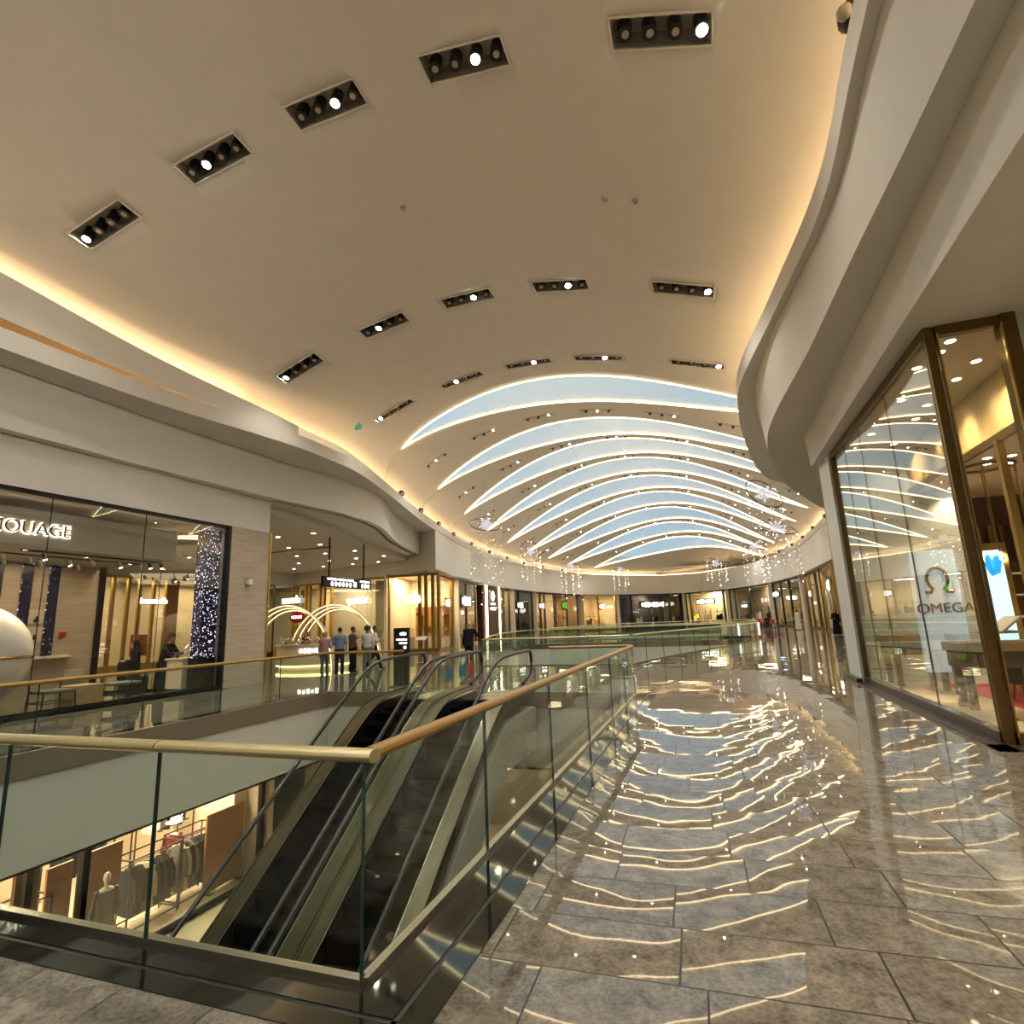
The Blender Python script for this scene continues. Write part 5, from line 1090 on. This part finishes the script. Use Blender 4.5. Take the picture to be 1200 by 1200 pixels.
# mannequins in the lower shop
def mannequin(x, y, rz, label, coat, hat=None):
    t = thing('mannequin', label, 'mannequin', (x, y, ZF), rz); H_ = 1.74; b = MB(); torso(b, H_, 0)
    for s in (-1, 1):
        limb(b, [(s * .085, 0, .9), (s * .09, .02, .48), (s * .09, 0, .05)], [.08, .055, .035]); limb(b, [(s * .17, 0, 1.38), (s * .23, -.02, 1.08), (s * .22, .05, .84)], [.045, .036, .026]); b.ell((s * .215, .07, .76), (.02, .035, .07), 8, 6); b.ell((s * .09, .06, .04), (.035, .1, .03), 8, 6)
    limb(b, [(0, 0, 1.44), (0, .01, 1.55)], [.05, .045]); b.ell((0, .02, 1.63), (.072, .09, .115), 16, 10); vox('figure', b, MANN, t, .012, 3)
    c = MB(); c.loft([[(a_ * math.cos(q), b_ * math.sin(q), z_) for q in [2 * PI * i / 18 for i in range(18)]] for z_, a_, b_ in ((.45, .22, .17), (.8, .19, .145), (1.08, .165, .13), (1.3, .2, .135), (1.4, .17, .10))])
    for s in (-1, 1): limb(c, [(s * .17, 0, 1.38), (s * .235, -.02, 1.08), (s * .225, .04, .88)], [.066, .055, .045])
    vox('dress', c, coat, t, .013, 3); build('stand', MB().cyl((0, 0, 0), (0, 0, .015), .2, n=20), STEEL, t)
    if hat: build('hat', MB().lathe([(.2, .0), (.2, .015), (.1, .03), (.09, .12), (0, .14)], (0, .02, 1.7), 18), hat, t, smooth=True)
mannequin(-12.78, 9.5, 1.2, 'white mannequin in grey sequin dress standing before the middle orange partition', SEQ)
mannequin(-14.3, 12.35, .6, 'mannequin in red top and white hat deep in the lower shop', CRED, MANN)

# ------------------------------------------------------------------ hanging star ornaments with strings of lights
_b = build('bulb', MB().ell((0, 0, 0), .032, 8, 6), BULB, smooth=True); BULBME = _b.data; bpy.data.objects.remove(_b)
def ornament(x, y, z, r_, drop, tilt, label, nstr=10):
    bs = .8 + max(0, y - 34) / 60
    t = thing('star_chandelier', label, 'hanging ornament', (x, y, z), group='ring chandeliers with light strings')
    Mx = Matrix.Rotation(tilt, 3, 'X') @ Matrix.Rotation(tilt * .6, 3, 'Y')
    build('ring', MB().tube([Mx @ Vector((r_ * math.cos(a), r_ * math.sin(a), 0)) for a in [2 * PI * i / 40 for i in range(40)]], .03, n=6, closed=True), BLACKM, t, smooth=True)
    st = MB()
    for i in range(10):
        a = 2 * PI * i / 10; d = Matrix.Rotation(a, 3, 'Y') @ Vector((0, 0, 1)); e = Vector((0, 1, 0)); L_ = r_ * (.48 if i % 2 else .34)
        st.loft([[d * (L_ * u) + d.cross(e) * (w_ * math.cos(q)) + e * (.05 * math.sin(q)) for q in [2 * PI * j / 8 for j in range(8)]] for u, w_ in ((.08, .02), (.45, .045), (.8, .085), (1, .02))])
    build('star', st, ICE, t); sb = build('hub', MB().ell((0, 0, 0), .09, 10, 7), ICE, t)
    zt = vault_at(x, y) - z
    wires = MB()
    for a in (.4, 2.5, 4.6): wires.cyl(Mx @ Vector((r_ * math.cos(a), r_ * math.sin(a), 0)), (0, 0, zt), .006, n=4)
    build('suspension_wire', wires, STEEL, t)
    for i in range(nstr):
        a = 2 * PI * i / nstr + .2; p_ = Mx @ Vector((r_ * math.cos(a), r_ * math.sin(a), 0)); L_ = drop * random.uniform(.6, 1)
        m = MB(); m.cyl(p_, p_ - Vector((0, 0, L_)), .004, n=4); w_ = build('light_string', m, STEEL, t)
        n = max(4, 90 // nstr if nstr > 12 else 8)
        for j in range(n):
            o = bpy.data.objects.new('bulb', BULBME); COL.objects.link(o); o.parent = w_; s_ = random.choice([.5, .6, .7, .8, 1.0, 1.7]) * bs
            o.location = p_ - Vector((random.uniform(-.05, .05), random.uniform(-.05, .05), L_ * (j + random.random() * .7) / n)); o.scale = (s_, s_, s_)
ornament(-13.6, 34, 8.15, 1.05, 5.6, .5, 'ring chandelier nearest on the left, its star before the third skylight tip', 14)
ornament(-14.9, 48, 7.9, 1.0, 3.0, 1.3, 'second ring chandelier on the left, seen nearly edge on', 9)
ornament(-14.1, 60, 7.5, 1.1, 4.2, .3, 'third ring chandelier on the left side', 9)
ornament(-11.3, 78, 8.2, 1.0, 3.2, .2, 'farthest left ring chandelier above the dark shop', 7)
ornament(1.3, 78, 8.2, 1.3, 2.7, .5, 'farthest right ring chandelier below the last skylight', 8)
ornament(4.6, 58, 7.9, 1.1, 4.6, .3, 'third ring chandelier on the right, behind two larger ones', 9)
ornament(4.75, 41, 7.2, 1.3, 4.0, .4, 'lower of two big ring chandeliers at right with a round star', 18)
ornament(3.55, 34, 8.3, 1.1, 2.8, .9, 'upper of two big ring chandeliers at right, strongly tilted', 8)
EXPO = 0.5
# ------------------------------------------------------------------ light
w = bpy.data.worlds.new('World'); S.world = w; w.use_nodes = True
t, N, L = w.node_tree, w.node_tree.nodes, w.node_tree.links
bg = N['Background']; tc = N.new('ShaderNodeTexCoord'); no = N.new('ShaderNodeTexNoise'); no.inputs['Scale'].default_value = 2.2; no.inputs['Detail'].default_value = 3
L.new(tc.outputs['Generated'], no.inputs['Vector']); rp = N.new('ShaderNodeValToRGB'); rp.color_ramp.elements[0].position = .35; rp.color_ramp.elements[1].position = .7
rp.color_ramp.elements[0].color = (.32, .45, .55, 1); rp.color_ramp.elements[1].color = (.46, .52, .52, 1); L.new(no.outputs['Fac'], rp.inputs[0]); L.new(rp.outputs[0], bg.inputs[0]); bg.inputs[1].default_value = 1.0
def lamp(kind, name, loc, e, col, size=.15, rot=(0, 0, 0), spot=2.2, sy=None):
    l = bpy.data.lights.new(name, kind); o = bpy.data.objects.new(name, l); COL.objects.link(o); o.location = loc; o.rotation_euler = rot
    l.energy = e; l.color = col
    if kind == 'AREA':
        l.shape = 'RECTANGLE'; l.size = size; l.size_y = sy or size
    else: l.shadow_soft_size = size
    if kind == 'SPOT': l.spot_size = spot; l.spot_blend = .8
    return o
for K_, loc_, e_, s_, r_, q_ in LIGHTS:
    lamp(K_, "shop_and_fill_lamp", loc_, e_, (1, .78, .5), s_, r_, q_ if K_ == "SPOT" else 2, q_ if K_ == "AREA" else None)
WARM = (1, .94, .84)
for y, L_, nm in ROWS + [(1, ROWS[0][1], ''), (-6, ROWS[0][1], '')]:
    for x, _ in L_: lamp('SPOT', 'ceiling_spot', (x, y, vault_at(x, y) - .25), 170 if x > -1 else 110 if x < -10 else 380, WARM, .08)
for y, e_ in ((-4, 600), (0, 560), (3, 160)):  # fill spots added out of view to brighten the left bands
    l_ = lamp('SPOT', 'cove_fill_spot', (xR(y) - .1, y, 8.45), e_, (1, .95, .86), .1, spot=1.25)
    l_.rotation_euler = Vector((-16, 7, -3.4)).to_track_quat('-Z', 'Y').to_euler()
for y in (26, 34, 41, 49, 56, 63, 70, 77):
    for s in (.15, .38, .62, .85):
        v = vault(s, y); lamp('SPOT', 'ceiling_spot', (v[0], v[1], v[2] - .3), 430, WARM, .1)
S.view_settings.view_transform = 'Standard'; S.view_settings.look = 'None'; S.view_settings.gamma = 1; S.view_settings.use_curve_mapping = False
S.view_settings.exposure = EXPO
c = S.cycles
c.use_denoising = True; c.transparent_max_bounces = 32; c.max_bounces = 9; c.glossy_bounces = 5; c.diffuse_bounces = 4; c.transmission_bounces = 8
c.caustics_reflective = False; c.caustics_refractive = False; c.sample_clamp_indirect = 6
for o in list(bpy.data.objects):
    if '_w' in o: del o['_w']
